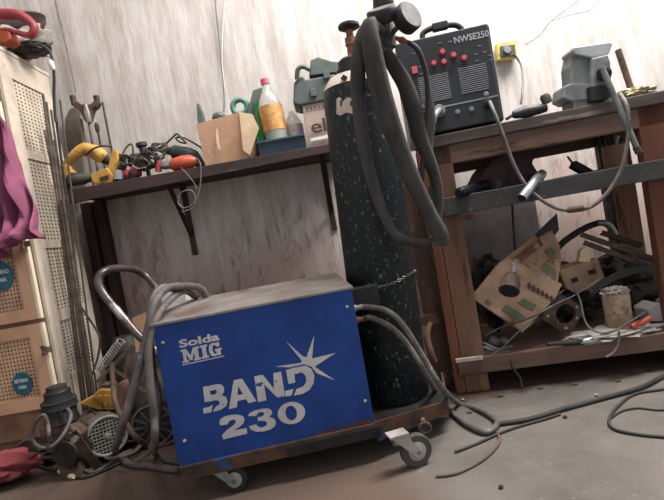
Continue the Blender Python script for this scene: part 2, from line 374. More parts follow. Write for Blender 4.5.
# lid rises towards a rear hip
lid = MB(); q = lambda x, y, z: A + ax*x + nb*y + up*z
lid.hexa([q(-.006,-.008,ht-.006), q(Wd+.006,-.008,ht-.006), q(Wd+.006,DEP+.005,ht+.012), q(-.006,DEP+.005,ht+.012),
          q(-.006,-.008,ht+.003), q(Wd+.006,-.008,ht+.003), q(Wd+.006,DEP+.005,ht+.024), q(-.006,DEP+.005,ht+.024)])
lid.build('lid', 'lid', mw, bevel=.002, label='dusty grey-brown sheet lid')
M['bolt'] = M['rim']
mb = MB().fbox(A, ax, nb, up, 0, Wd + .006, -.012, .03, -.03, .014); mb.build('bottom_rail', 'rustblue', mw, bevel=.003, label='rusty angle rail under the blue side')
mb = MB().fbox(A, ax, nb, up, .33, Wd + .012, -.02, -.010, -.028, .004); mb.build('rail_plate', 'darkmetal', mw)
NF = -nb; PF = A + NF * .0042
FP = lambda px, py: onplane(px, py, PF, nb)
C5 = lambda cx, cy: FP(170 + cx / 3.689, 320 + cy / 3.689)
def glyph(loops, name='lettering'):
    return MB().flat([[C5(*p) for p in l] for l in loops]).build(name, 'letter', mw, recalc=False)
def multi(list_of_loops, name):
    m_ = MB()
    for lp in list_of_loops: m_.flat([[C5(*p) for p in l] for l in lp])
    return m_.build(name, 'letter', mw, recalc=False, label='worn white ' + name.replace('_', ' '))
Bg = [[[(121,247),(176,236),(192,239),(200,252),(198,268),(190,277),(206,283),(213,300),(207,318),(188,331),(165,337),(158,338),(170,318),(179,314),(184,305),(179,297),(166,296),(150,300),(128,303)],
       [(146,262),(150,277),(168,273),(173,265),(170,257)]],
      [[(122,325),(146,320),(158,312),(152,340),(124,346)]]]
Ag = [[[(235,222),(266,216),(319,299),(290,307),(280,292),(249,299),(247,322),(217,329)], [(251,244),(250,277),(269,273)]]]
Ng = [[[(310,208),(342,202),(384,254),(381,196),(410,190),(424,280),(396,286),(347,238),(356,296),(325,303)]]]
Dg = [[[(428,184),(458,176),(500,168),(522,180),(533,205),(530,232),(515,258),(488,273),(456,279),(467,254),(490,246),(502,230),(501,207),(487,193),(459,200),(462,231),(437,236)]],
      [[(424,262),(456,254),(448,279),(426,282)]]]
multi(Bg + Ag + Ng + Dg, 'brand_letters')
def ell(cx, cy, rx, ry, rot, n=28): return [(cx + rx*math.cos(t)*math.cos(rot) - ry*math.sin(t)*math.sin(rot), cy + rx*math.cos(t)*math.sin(rot) + ry*math.sin(t)*math.cos(rot)) for t in [2*math.pi*i/n for i in range(n)]]
Two = [[[(182,378),(186,366),(200,356),(225,350),(250,349),(268,354),(275,366),(272,380),(258,393),(236,407),(283,398),(285,419),(196,441),(192,424),(212,404),(234,388),(244,376),(240,368),(228,368),(216,376),(213,385),(185,389)]]]
Thr = [[[(288,354),(294,343),(312,334),(340,327),(362,326),(375,333),(377,346),(366,357),(384,364),(391,378),(387,392),(370,404),(345,411),(318,412),(300,406),(291,392),(318,384),(324,393),(338,397),(353,391),(359,381),(352,373),(338,371),(325,373),(322,359),(336,357),(347,350),(347,342),(336,339),(325,343),(318,354)]]]
Zer = [[ell(448, 343, 51, 41, -.18), ell(447, 343, 21, 27, -.2)]]
multi(Two + Thr + Zer, 'number')
multi([[[(428,78),(488,132),(503,138),(532,56),(524,142),(612,121),(534,172),(608,222),(540,196),(522,172),(495,163),(440,175),(388,172),(482,158),(486,150)]]], 'starburst')
# Solda / MIG, slab lettering
def affine(o, ex, ey): return lambda x, y: (o[0] + ex[0]*x + ey[0]*y, o[1] + ex[1]*x + ey[1]*y)
a_ = affine((47, 160), (148, -33), (-9, -49))
Mg = [(0,0),(.16,0),(.16,.16),(.12,.16),(.12,.66),(.19,.1),(.25,.1),(.32,.66),(.32,.16),(.29,.16),(.29,0),(.46,0),(.46,.16),(.42,.16),(.42,.84),(.46,.84),(.46,1),(.31,1),(.225,.45),(.14,1),(0,1),(0,.84),(.04,.84),(.04,.16),(0,.16)]
Ig = [(.48,0),(.66,0),(.66,.17),(.62,.17),(.62,.83),(.66,.83),(.66,1),(.48,1),(.48,.83),(.52,.83),(.52,.17),(.48,.17)]
Gg = [(.96,.98),(.96,.66),(.88,.66),(.85,.8),(.8,.82),(.77,.5),(.8,.18),(.86,.18),(.86,.36),(.83,.36),(.83,.52),(1,.52),(1,.38),(.96,.36),(.96,0),(.9,0),(.88,.05),(.8,-.01),(.71,.1),(.68,.5),(.71,.9),(.8,1.01),(.89,.93),(.91,.98)]
multi([[[a_(*p) for p in l]] for l in (Mg, Ig, Gg)] + [[[(46,164),(200,131),(200,134.5),(46,168)]]], 'small_letters')
o0 = C5(36, 104); text('Solda', o0, C5(184, 74) - o0, C5(31, 76) - o0, (C5(184, 74) - o0).length, (C5(31, 74) - o0).length, 'letter', mw, 'small_word', bold=.035)
# bolts and rust
for bx, by in ((163, 343), (184.5, 441), (347, 307), (365, 401), (194, 476)):
    MB().lathe(FP(bx, by) + nb*.002, NF*.008, [(0, .0055), (.6, .0055), (1, .003)], 12).build('bolt', 'rim', mw, smooth=True)
M['rustpatch'] = mat('rust_patch', '#5c3626', '#3f2a22', 20, .85)
rp = [(318,430),(326,432),(332,427),(340,429),(345,424),(352,426),(358,420),(364,421),(370,418),(373,424),(374.5,428),(345,436.5),(318,443)]
MB().flat([[onplane(x, y, PF + NF*.0004, nb) for x, y in rp]]).build('rust_patch', 'rustpatch', mw, recalc=False, label='jagged rust patch at the lower corner')
# outlets on the right end
Be = B + up*0
for z_, c_ in ((P(355, 308, 1.60).z, 'steel'), (P(355, 320, 1.60).z, 'copper')):
    p = B + ax*0 + nb*.05; p.z = z_
    MB().lathe(p, ax*.035, [(0, .013), (.35, .013), (.36, .009), (.8, .009), (1, .011)], 14).build('cable_socket', c_, mw, smooth=True)
# rear control housing behind, seen right of the lid
MB().fbox(B, ax, nb, up, .0, .105, .09, .145, ht - .085, ht - .02).build('side_bracket', 'darkmetal', mw, bevel=.003)
# trolley deck with raised lip
dz = .085
deck = MB()
pl = [V((A.x + .01, A.y + .02, dz)), V((B.x, B.y - .01, dz)), V((.30, 1.655, dz)), V((.34, 2.0, dz)), V((A.x + .02, 2.0, dz))]
deck.prism(pl, (0, 0, .008)); deck.build('deck', 'darkmetal', mw)
l0 = B + V((0, -.012, -.0)); l0.z = .062; l1 = V((.30, 1.65, .062))
MB().hexa([l0, l1, l1 + V((-.003, .008, 0)), l0 + V((-.003, .008, 0)), l0 + V((0, 0, .062)), l1 + V((0, 0, .045)), l1 + V((-.003, .008, .045)), l0 + V((-.003, .008, .062))]).build('deck_lip', 'rustblue', mw, label='rusty front lip of the trolley deck')
MB().hexa([l1, l1 + V((.06, .33, 0)), l1 + V((.05, .33, 0)), l1 + V((-.008, .0, 0)), l1 + V((0, 0, .04)), l1 + V((.06, .33, .04)), l1 + V((.05, .33, .04)), l1 + V((-.008, 0, .04))]).build('deck_lip', 'rustblue', mw)
ringc = P(425, 428, 1.5)
MB().tube([ringc + V((0.016*math.cos(t), 0, .016*math.sin(t))) for t in [i*math.pi/4 for i in range(8)]], .006, closed=True).build('tow_eye', 'rust', mw, smooth=True)
MB().cyl(ringc + V((0, .0, .0)), V((.2, 1.62, .075)), .008).build('tow_eye_pin', 'rust', mw, smooth=True)
def caster(c, r, ang, mt='tire'):
    fx = V((math.cos(ang), math.sin(ang), 0)); sx = V((-fx.y, fx.x, 0))
    wdt = .028
    t = MB().lathe(c - sx*wdt/2, sx*wdt, [(0, r*.72), (.03, r*.93), (.25, r), (.75, r), (.97, r*.93), (1, r*.72)], 32).build('wheel', mt, mw, smooth=True)
    MB().lathe(c - sx*(wdt/2+.004), sx*(wdt+.008), [(0, r*.2), (.12, r*.6), (.14, r*.74), (.86, r*.74), (.88, r*.6), (1, r*.2)], 28).build('hub', 'rim', t, smooth=True)
    MB().cyl(c - sx*.026, c + sx*.026, .006, seg=12).build('axle', 'steel', t, smooth=True)
    fk = MB()
    for s_ in (-1, 1):
        o = c + sx*s_*.021
        fk.prism([o + V((0,0,-.012)) + fx*-.010, o + V((0,0,-.012)) + fx*.010, o + fx*-.025 + V((0,0,r+.012)), o + fx*-.075 + V((0,0,r+.012))], sx*s_*.003)
    top = c + fx*-.05 + V((0,0,r+.012))
    fk.fbox(top, fx, sx, up, -.03, .03, -.024, .024, -.003, .004)
    fk.build('caster_fork', 'rim' if mt == 'tire' else 'zinc', mw)
    MB().cyl(top, V((top.x, top.y, dz)), .02, seg=16).build('swivel', 'steel', mw, smooth=True)
c = P(416, 452, 1.46); c.z = .050; caster(c, .050, .25)
c = P(236, 484, 1.50); c.z = .042; caster(c, .042, .05, 'blacksoft')
c = V((-.42, 1.93, .045)); caster(c, .045, .1, 'blacksoft')
c = V((.27, 1.93, .045)); caster(c, .045, .1, 'blacksoft')
# tubular push handle, left/rear
H = [V((-.50, 1.93, .09)), P(150, 346, 1.95), P(122, 316, 1.97), P(103, 293, 1.98), P(98.5, 280, 1.99), P(105, 271, 2.02), P(120, 268, 2.1), P(135, 269.5, 2.17), P(147, 277, 2.2), P(160, 292, 2.16), P(178, 314, 2.1), V((-.45, 2.0, .09))]
MB().tube(H, .0165, seg=14).build('push_handle', mat('worn_handle', '#4b4243', '#6d6060', 14, .35, .6, c3='#b5aeac', s3=9, lo3=.56), mw, smooth=True, label='worn black tube handle with bare metal patches')

# ================================================================== GAS CYLINDER
cb = V((.140, 1.83, dz + .008)); ct = P(355, 76, 1.83); cax = (ct - cb); cr = .128
gc = thing('gas_cylinder', cb, 'tall dark green gas cylinder with scuffed paint standing behind the blue welder', 'gas cylinder')
L_ = cax.length
MB().lathe(cb, cax, [(0, cr*.93), (.012, cr), (.93, cr), (.955, cr*.97), (.975, cr*.88), (.992, cr*.72), (1.0, cr*.5)], 48).build('body', 'green', gc, smooth=True)
u_ = cax.normalized()
MB().lathe(cb + cax*.958, cax*.036, [(0, cr*.975), (.45, cr*.9), (1, cr*.76)], 40).build('shoulder_label', 'labelcyl', gc, smooth=True, label='pale pink and white label band with a small dark diamond')
MB().lathe(cb + cax*.995, cax*.05, [(0, .06), (.1, .066), (.45, .066), (.5, .058), (1.0, .056), (1.15, .045)], 28).build('neck_ring', 'blacksoft', gc, smooth=True)
vt = cb + cax*1.04
VV = lambda k: vt + u_*k*1.22
MB().lathe(vt, u_*.122, [(0, .022), (.2, .022), (.22, .017), (.5, .017), (.52, .021), (.75, .021), (.77, .014), (1, .014)], 8).build('valve', 'copper', gc, smooth=True)
MB().lathe(VV(.098), u_*.026, [(0, .012), (.2, .034), (.35, .04), (.7, .04), (.9, .034), (1, .015)], 12).build('handwheel', 'iron', gc, smooth=True)
MB().cyl(VV(.05), VV(.05) + V((.09, -.07, .03)), .012).build('valve_outlet', 'copper', gc, smooth=True)
# faded stencil on the body and label diamond
def oncyl(px, py, k=.0012):
    d = ray(px, py); a = u_; w0 = CAM - cb
    dp = d - a*d.dot(a); wp = w0 - a*w0.dot(a); rr = cr + k
    qa, qb, qc = dp.dot(dp), 2*dp.dot(wp), wp.dot(wp) - rr*rr
    dis = max(qb*qb - 4*qa*qc, 0); return CAM + d*((-qb - math.sqrt(dis))/(2*qa))
def cyl_decal(pix, name, m, label):
    MB().flat([[oncyl(*p) for p in pix]]).build(name, m, gc, recalc=False, label=label)
topc = [(336.5,99),(339,97),(341,98),(343,102),(345,99),(348,97.5),(351,98),(354,101),(356,98),(359,97),(361.5,99)]
mk = MB()
for k in range(len(topc)-1):
    x0_, y0_ = topc[k]; x1_, y1_ = topc[k+1]
    b0_, b1_ = 114 + 1.5*math.sin(k), 114 + 1.5*math.sin(k+1)
    mk.add([oncyl(x0_, y0_), oncyl(x1_, y1_), oncyl(x1_, b1_), oncyl(x0_, b0_)], [(0,1,2,3)])
mk.build('painted_mark', 'labelcyl', gc, recalc=False, label='worn pale painted mark')
for pp in ([(340,100),(342,100),(342,106),(340,106)], [(350,101),(352,101),(352,106),(350,106)]):
    MB().flat([[oncyl(x, y, .002) for x, y in pp]]).build('painted_mark', 'print', gc, recalc=False)
dm = P(344, 77.5, 1.83 - cr*.92)
MB().prism([dm + V((-.012,0,0)), dm + V((0,0,-.011)), dm + V((.012,0,0)), dm + V((0,0,.011))], (0, .012, 0)).build('label_diamond', 'toolgreen', gc)
# chain round the cylinder
ch = MB(); N_ = 70
cc = cb + cax * ((P(395, 282, 1.7).z - cb.z) / cax.z)
for i in range(N_):
    t = 2*math.pi*i/N_; rr = cr + .0045
    c_ = cc + V((rr*math.cos(t), rr*math.sin(t), .012*math.cos(t) - .006*math.sin(3*t)))
    tg = V((-math.sin(t), math.cos(t), 0)); on = V((0,0,1)) if i % 2 else V((math.cos(t), math.sin(t), 0))*.55
    ch.tube([c_ + tg*.0075*math.cos(a) + on*.0042*math.sin(a) for a in [k*math.pi/3 for k in range(6)]], .0013, seg=5, n=2, closed=True)
tag(ch.build('chain', 'steel', None, smooth=True), 'thin steel chain looped round the dark green gas cylinder', 'chain')
# regulator with two gauges
rc = P(388, 36, 1.68)
rg = thing('gas_regulator', rc, 'grey gas regulator with two round gauges on top of the gas cylinder', 'gas regulator')
MB().lathe(P(388, 62, 1.70), P(384, 14, 1.68) - P(388, 62, 1.70), [(0, .018), (.25, .02), (.3, .034), (.75, .034), (.8, .03), (1, .03)], 20).build('regulator_body', 'greybody', rg, smooth=True)
MB().lathe(P(384, 14, 1.68), P(383, -6, 1.68) - P(384, 14, 1.68), [(0, .026), (.2, .036), (.9, .036), (1, .03)], 10).build('adjusting_knob', 'iron', rg, smooth=True)
MB().cyl(P(384, 30, 1.69), vt + u_*.05 + V((.07, -.05, .03)), .013).build('inlet_stem', 'copper', rg, smooth=True)
def gauge(px, py, dirv, r):
    c = P(px, py, 1.63); d = V(dirv).normalized()
    g_ = MB().lathe(c, d*.045, [(0, r*.75), (.1, r*.95), (.2, r), (.9, r), (1, r*.93)], 28).build('gauge', 'black', rg, smooth=True)
    MB().cyl(c + d*.0455, c + d*.047, r*.88).build('gauge_face', 'greybody', g_)
    MB().cyl(c, rc + V((0, .01, 0)), .009).build('gauge_stem', 'steel', g_, smooth=True)
gauge(376, 16, (-.3, -.35, -.9), .048) if False else gauge(384, 23, (-.12, -.42, .8), .05)
gauge(402, 23, (.55, -.75, .18), .049)
MB().lathe(P(396, 38, 1.63), P(409, 43, 1.60) - P(396, 38, 1.63), [(0, .007), (.3, .007), (.32, .011), (.6, .011), (.62, .008), (1, .008)], 8).build('hose_nipple', 'copper', rg, smooth=True)
simple_tube('gas_hose', [P(409,43,1.60), P(418,50,1.59), P(425,70,1.60), P(428,95,1.62), P(427,120,1.63), P(424,150,1.64), P(421,185,1.66), P(420,215,1.68)], .0085, 'hosedark', 'thin black gas hose running down from the regulator beside the bundled sleeves', 'hose')
# hanging sleeved torch leads: one long doubled-up lead
def sleeve(pts, r, label):
    simple_tube('torch_lead', pts, r, 'sleeve', label, 'cable', 'sleeved torch leads hanging on the cylinder', seg=14, flat=.72)
sleeve([P(383,32,1.60), P(370,26,1.58), P(362,38,1.58), P(358,70,1.60), P(359,105,1.62), P(364,145,1.63), P(372,180,1.63), P(384,215,1.62), P(397,236,1.61), P(415,243,1.6), P(428,243,1.6)], [.018,.027,.032,.034,.032,.028,.024,.022,.021,.02], 'leftmost fabric-sleeved lead hanging over the dark cylinder and curling right at its foot')
sleeve([P(374,34,1.56), P(369,24,1.55), P(371,44,1.545), P(378,80,1.555), P(388,115,1.565), P(400,150,1.57), P(415,185,1.58), P(430,215,1.58), P(440,234,1.58), P(441,246,1.58)], [.02,.028,.036,.040,.038,.035,.032,.029,.031,.026], 'widest fabric-sleeved lead hanging from the regulator in front of the other leads')
sleeve([P(384,50,1.62), P(394,66,1.64), P(405,85,1.64), P(414,112,1.64), P(421,140,1.645), P(431,165,1.65), P(438,190,1.65), P(438,215,1.65), P(433,240,1.64)], [.022,.028,.030,.034,.028,.024,.02,.018,.018], 'rightmost sleeved lead hanging between the cylinder and the black inverter')
sleeve([P(428,88,1.70), P(431,120,1.70), P(428,150,1.70), P(434,180,1.70), P(430,205,1.70), P(437,232,1.69)], [.012,.016,.018,.014,.015,.012], 'greenish twisted lead hanging behind the others by the bench post')

# ================================================================== CABLES OF THE WELDER
oR = lambda z_: V((B.x, B.y, z_)) + ax*.034 + nb*.05
z1, z2 = P(355, 308, 1.60).z, P(355, 320, 1.60).z
simple_tube('welding_cable', [oR(z1), P(385,310,1.56), P(403,325,1.55), P(425,360,1.55), P(440,385,1.56), G(458,403,.012), G(480,410,.012), G(497,422,.012), G(486,432,.012), G(466,424,.012), G(450,410,.014), G(440,398,.03), P(425,372,1.62), P(408,345,1.62), P(392,328,1.6), P(372,318,1.58), oR(z2)],
            .0095, 'hose', 'thick grey cable looping from the right end of the blue welder down to the floor', 'cable')
simple_tube('supply_cable', [G(498,424,.008), G(530,419,.008), G(560,410,.008), G(600,399,.008), G(640,388,.008), G(664,376,.008), G(700,360,.008)], .0085, 'hosedark', 'dark cable running right across the concrete floor in front of the bench', 'cable')
simple_tube('thin_cable', [G(455,452,.005), G(478,443,.005), G(500,433,.005), G(520,426,.005), G(545,419,.005), G(560,414,.005)], .0045, 'hosedark', 'thin dark cable lying beside the thick floor cable left of the bench', 'cable')
simple_tube('thin_cable', [G(700,382,.005), G(664,389,.005), G(635,394,.005), G(618,406,.005), G(609,420,.005), G(614,429,.005), G(635,434,.005), G(664,437,.005), G(700,440,.005)], .0048, 'hosedark', 'dark cable coiled in a loop on the floor at far right', 'cable')
simple_tube('thin_cable', [G(700,408,.004), G(660,410,.004), G(638,408,.004), G(622,411,.004), G(611,418,.004)], .003, 'hosedark', 'thinnest wire crossing inside the floor loop at far right', 'cable')
simple_tube('ground_cable', [G(436,476,.005), G(448,475,.005), G(462,471,.005), G(485,458,.005), G(499,442,.005), G(497,432,.005)], .005, mat('brown_cable', '#6b5348', '#53413a', 9, .7), 'brown cable curving over the floor right of the front caster', 'cable')
# thick hoses at the left end
bk = lambda px, py: P(px, py, 1.86)
hl = [
 ('thick grey hose arching over the top left of the blue welder, outermost of three', .0125, [P(206,296,1.83), P(200,288,1.80), P(186,286,1.72), P(168,288,1.62), P(155,302,1.52), P(148,330,1.48), P(140,365,1.46), P(131,398,1.46), P(121,430,1.50), G(116,452,.02), G(128,463,.014), G(150,466,.014), G(180,470,.014)]),
 ('thick grey hose arching lower over the top left of the blue welder, innermost of three', .0115, [P(196,297,1.83), P(184,291,1.74), P(170,300,1.62), P(158,316,1.50), P(149,345,1.46), P(150,380,1.44), P(154,415,1.44), P(155,440,1.46), G(156,455,.014), G(172,462,.014), G(188,464,.014)]),
 ('thick grey hose dropping straight beside the left edge of the blue welder', .0125, [P(178,290,1.70), P(162,288,1.64), P(152,304,1.56), P(150,335,1.52), P(152,370,1.50), P(158,400,1.50), P(157,428,1.55), P(152,448,1.6)]),
 ('dark brown hose dropping from the push handle to the floor by the motor', .010, [P(112,362,1.95), P(113,385,1.92), P(116,405,1.86), P(127,425,1.8), P(139,440,1.78), G(155,447,.012), G(176,440,.012)]),
]
for lb, r, pts in hl: simple_tube('welding_hose', pts, r, 'hose' if 'dark' not in lb else 'rust', lb, 'hose')

# ================================================================== WALL SHELF
SZ = P(200, 166.5, 2.30).z; SY = 2.30
sx0, sx1 = P(66, 186, SY).x, P(334, 142, SY).x + .05
ws = thing('wall_shelf', (0.5*(sx0+sx1), 2.45, SZ - .05), 'long dark wooden wall shelf loaded with power tools and boxes', 'shelf')
MB().box(sx0, sx1, SY + .02, WY, SZ - .035, SZ).build('shelf_board', 'shelf', ws, bevel=.003)
MB().hexa([V((sx0,SY,SZ-.065)), V((sx1,SY,SZ-.038)), V((sx1,SY+.022,SZ-.038)), V((sx0,SY+.022,SZ-.065)), V((sx0,SY,SZ)), V((sx1,SY,SZ)), V((sx1,SY+.022,SZ)), V((sx0,SY+.022,SZ))]).build('front_edge', 'shelf', ws, bevel=.003)
def bracket(px):
    x = P(px, 180, 2.55).x
    b = MB().bar((x, WY - .006, SZ - .035), (x, WY - .006, SZ - .40), .03, .006, (1,0,0))
    b.bar((x, SY + .05, SZ - .04), (x, WY, SZ - .04), .03, .006, (1,0,0)); b.bar((x, SY + .07, SZ - .045), (x, WY - .01, SZ - .30), .022, .006, (1,0,0))
    return b
bracket(178).build('bracket', 'bracket', ws); bracket(326).build('bracket', 'bracket', ws)
S = lambda px, py, Y=2.40: P(px, py, Y)

# cardboard box (open top, flaring) with things in it
cbx = thing('cardboard_box', (S(228,140).x, 2.42, SZ), 'crumpled brown cardboard box with open top, left of the orange-labelled bottle on the shelf', 'box')
def openbox(base, top, t, parent, names_m, thing_name='box_side'):
    m_ = MB()
    for i in range(4):
        j = (i+1) % 4; m_.hexa([base[i], base[j], base[j]*.98 + (sum(base, V())/4)*.02, base[i]*.98 + (sum(base, V())/4)*.02, top[i], top[j], top[j]*.98 + (sum(top, V())/4)*.02, top[i]*.98 + (sum(top, V())/4)*.02])
    m_.add(base, [(0,1,2,3)])
    return m_.build('box_body', names_m, parent)
z0 = lambda v: V((v.x, v.y, SZ))
b0 = [z0(S(205,163,2.33)), z0(S(247,156,2.33)), z0(S(257,152,2.40)) + V((0,.06,0)), z0(S(212,160,2.55))]
t0 = [S(196,124,2.31), S(240,112,2.31), S(260,117,2.46), S(206,126,2.57)]
mid = [S(200,138,2.315), S(242,140,2.29), S(259,135,2.45), S(208,140,2.57)]
m_ = MB(); vs = b0 + t0; m_.add(vs, [(0,3,2,1)] + [(i, (i+1) % 4, (i+1) % 4+4, i+4) for i in range(4)])
o = m_.build('box_body', 'card', cbx, recalc=True); sm = o.modifiers.new('solid', 'SOLIDIFY'); sm.thickness = .004
o = MB().prism([S(239,112,2.305), S(252,114,2.305), S(259,128,2.305), S(250,155,2.305), S(243,150,2.305), S(241,130,2.305)], (0, .003, 0)).build('box_flap', 'cardin', cbx, label='pale torn side flap')
MB().slab([(216,128),(218,130),(219,142),(221,150),(218,149),(216,140)], 2.306, 2.308).build('tape_scrap', 'cardin', cbx)
def on_shelf(o): return rest(o, SZ)
tag(MB().slab([(196.5,103),(199,103),(203,113),(205,122),(206,140),(199,140),(197,118)], 2.42, 2.45).build('file_handle', 'casegrey', bevel=.006), 'dark pointed handle sticking up from the left of the cardboard box', 'handle')
tag(MB().blob(S(219,117,2.43), (.033,.03,.026), 2, .1).build('rubber_ball', 'casegrey', smooth=True), 'dark grey rounded lump in the cardboard box', 'ball')
tc_ = S(240,107,2.47)
tag(MB().tube([tc_ + V((.036*math.cos(t), .0, .036*math.sin(t))) for t in [i*math.pi/5 for i in range(10)]], .014, closed=True, seg=10).build('tape_roll', 'tealplastic', smooth=True), 'teal green tape roll standing in the cardboard box', 'tape')
tag(MB().slab([(247,112),(253,90),(262,87),(263,112),(262,130),(247,130)], 2.43, 2.50).build('green_packet', 'casegrey', bevel=.004), 'grey-green upright packet between the tape roll and the green bottle', 'packet')
g = thing('green_bottle', S(264,120,2.50), 'bright green glass bottle behind the clear orange-labelled bottle', 'bottle')
p0 = z0(S(259.5,125,2.42)); MB().lathe(p0, V((0,0,.275)), [(0,.024),(.05,.028),(.6,.028),(.78,.014),(.95,.012),(1,.013)], 20).build('bottle_glass', 'bottlegreen', g, smooth=True)
# blue crate and bottles
cr_ = thing('parts_crate', (S(280,145).x, 2.4, SZ), 'small blue open plastic crate on the shelf holding the clear bottle', 'crate')
x0, x1 = S(260,150,2.33).x, S(304,140,2.33).x
m_ = MB(); 
m_.hexa([(x0,2.31,SZ),(x1,2.31,SZ),(x1,2.315,SZ),(x0,2.315,SZ),(x0-.006,2.30,SZ+.06),(x1+.006,2.30,SZ+.06),(x1+.006,2.306,SZ+.06),(x0-.006,2.306,SZ+.06)])
m_.box(x0-.004, x0+.004, 2.31, 2.53, SZ, SZ+.09); m_.box(x1-.004, x1+.004, 2.31, 2.53, SZ, SZ+.11); m_.box(x0, x1, 2.525, 2.53, SZ, SZ+.11); m_.box(x0, x1, 2.31, 2.53, SZ, SZ+.005)
m_.build('crate_body', 'crate', cr_)
MB().box(x0 - .008, x1 + .008, 2.294, 2.31, SZ + .055, SZ + .066).build('crate_rim', 'crate', cr_, bevel=.002)
def pet(name, px, py, Y, r, h, label, lab, cap, tilt=0):
    p0 = V((S(px, py, Y).x, Y, SZ + .006)); a = V((tilt, 0, h))
    t = thing(name, p0, label, 'bottle')
    MB().lathe(p0, a, [(0, r*.8), (.03, r), (.25, r*.97), (.28, r), (.6, r), (.72, r*.86), (.84, r*.45), (.9, r*.3), (.93, r*.3)], 28).build('bottle_body', 'pet', t, smooth=True)
    MB().lathe(p0 + a*.005, a*.52, [(0, r*.76), (.05, r*.95), (1, r*.95)], 24).build('liquid', 'liquid', t, smooth=True)
    MB().lathe(p0 + a*.30, a*.33, [(0, r*1.02), (1, r*1.02)], 28).build('bottle_label', lab, t, smooth=True)
    if cap: MB().lathe(p0 + a*.93, a*.07, [(0, r*.36), (.9, r*.36), (1, r*.3)], 14).build('cap', cap, t, smooth=True)
    return t
pet('plastic_bottle', 279.5, 150, 2.38, .056, .365, 'clear plastic bottle with pink cap and orange label standing in the blue crate', 'labelor', 'capred', -.012)
pet('plastic_bottle', 296, 140, 2.46, .045, .225, 'shorter clear bottle with white and red label behind the pink-capped one', 'labelwh', None)
# carton and tool case
cn = thing('printed_carton', (S(318,130).x, 2.45, SZ), 'pale printed carton marked el under the grey tool case', 'box')
m_ = MB().hexa([z0(S(309,148,2.35)), z0(S(345,140,2.35)), z0(S(345,140,2.35)) + V((0,.2,0)), z0(S(309,148,2.35)) + V((.01,.2,0)), S(302,104,2.34), S(338,98,2.34), S(338,98,2.34) + V((0,.2,0)), S(302,104,2.34) + V((.01,.2,0))])
m_.build('carton_body', 'carton', cn, bevel=.002)
pf = S(303,126,2.34) ; nn = V((0,-1,0))
text('el', S(312,134,2.335), V((1,0,-.0)), V((0,0,1)), .072, .066, 'print', cn, 'lettering', bold=.015)
for k in range(5):
    q0 = S(306 + 4*k, 109.5 - .7*k, 2.336); MB().prism([q0, q0 + V((.012,0,0)), q0 + V((.012,0,.006)), q0 + V((0,0,.006))], (0,.002,0)).build('print_mark', 'print', cn)
q0 = S(311,141,2.338); MB().prism([q0, q0 + V((.12,0,0)), q0 + V((.12,0,.018)), q0 + V((0,0,.012))], (0,.002,0)).build('print_mark', 'white', cn)
tcs = thing('tool_case', (S(315,85).x, 2.42, S(303,104,2.34).z), 'grey-green moulded tool case lying on top of the printed carton', 'tool case')
MB().slab([(293,104),(294,82),(302,76),(305,80),(334,74),(340,78),(340,97),(336,99),(300,106)], 2.33, 2.50).build('case_base', 'casegrey', tcs, bevel=.008)
MB().slab([(309,76),(311,60),(318,57),(331,61),(340,62),(341,75),(334,73)], 2.33, 2.50).build('case_lid', 'casegrey', tcs, bevel=.008)
MB().tube([S(297,80,2.33), S(298,70,2.32), S(303,67,2.32), S(310,70,2.32)], .011, seg=8).build('carry_handle', 'casegrey', tcs, smooth=True)
for px, py in ((313,93),(330,90),(326,75)):
    MB().slab([(px-3,py-4),(px+3,py-5),(px+4,py+3),(px-2,py+4)], 2.32, 2.335).build('latch', 'casegrey', tcs, bevel=.002)
rest(tcs, min(z0(S(0,0)).z + 9, S(318,103,2.34).z))

# power tools, left end of the shelf
yd = thing('cordless_drill', (S(85,165).x, 2.36, SZ), 'worn yellow cordless drill with curved grip at the left end of the shelf', 'drill')
MB().tube([S(62,171,2.34), S(68,162,2.34), S(76,154,2.34), S(85,149,2.35), S(94,152,2.36)], [.016,.019,.024,.030,.03], seg=14).build('grip', 'yellow', yd, smooth=True)
MB().lathe(S(90,149,2.35), S(104,158,2.38) - S(90,149,2.35), [(0,.028),(.3,.036),(.8,.036),(1,.028)], 20).build('motor_housing', 'yellow', yd, smooth=True)
MB().lathe(S(101,156,2.38), S(112,166,2.42) - S(101,156,2.38), [(0,.024),(.5,.022),(.6,.014),(1,.012)], 16).build('chuck', 'blacksoft', yd, smooth=True)
MB().slab([(58,170),(66,163),(72,172),(66,177),(60,176)], 2.31, 2.37).build('battery', 'yellow', yd, bevel=.006)
ys = thing('circular_sander', (S(105,172).x, 2.36, SZ), 'yellow and black power tool with a dark label in front of the yellow drill', 'power tool')
MB().slab([(89,171),(106,164),(112,172),(112,179),(96,181),(91,179)], 2.31, 2.39).build('tool_body', 'yellow', ys, bevel=.006)
MB().slab([(107,164),(111,148),(116,146),(117,158),(113,178),(108,177)], 2.32, 2.37).build('guard', 'yellow', ys, bevel=.005)
MB().slab([(116,150),(120,150),(122,160),(118,176),(113,176)], 2.34, 2.40).build('side_cover', 'iron', ys, bevel=.004)
MB().slab([(99,174),(107,171.5),(108,175),(100,177.5)], 2.305, 2.312).build('name_plate', 'print', ys, label='small dark name plate')
rest(ys, SZ)
gd = thing('grey_grinder', (S(75,182).x, 2.36, SZ - .0), 'dark grey angle grinder lying at the left tip of the shelf below the yellow drill', 'grinder')
MB().lathe(S(68,181,2.34), S(100,176,2.36) - S(68,181,2.34), [(0,.018),(.1,.026),(.5,.028),(.6,.022),(1,.02)], 18).build('grinder_body', 'greybody', gd, smooth=True)
MB().cyl(S(66,178,2.34), S(66,194,2.34), .020, .015).build('gear_head', 'iron', gd, smooth=True)
rest(gd, SZ) if False else None
rd = thing('red_rotary_tool', (S(130,172).x, 2.36, SZ), 'small red and black tool with chrome trigger piece in the middle of the tangle', 'power tool')
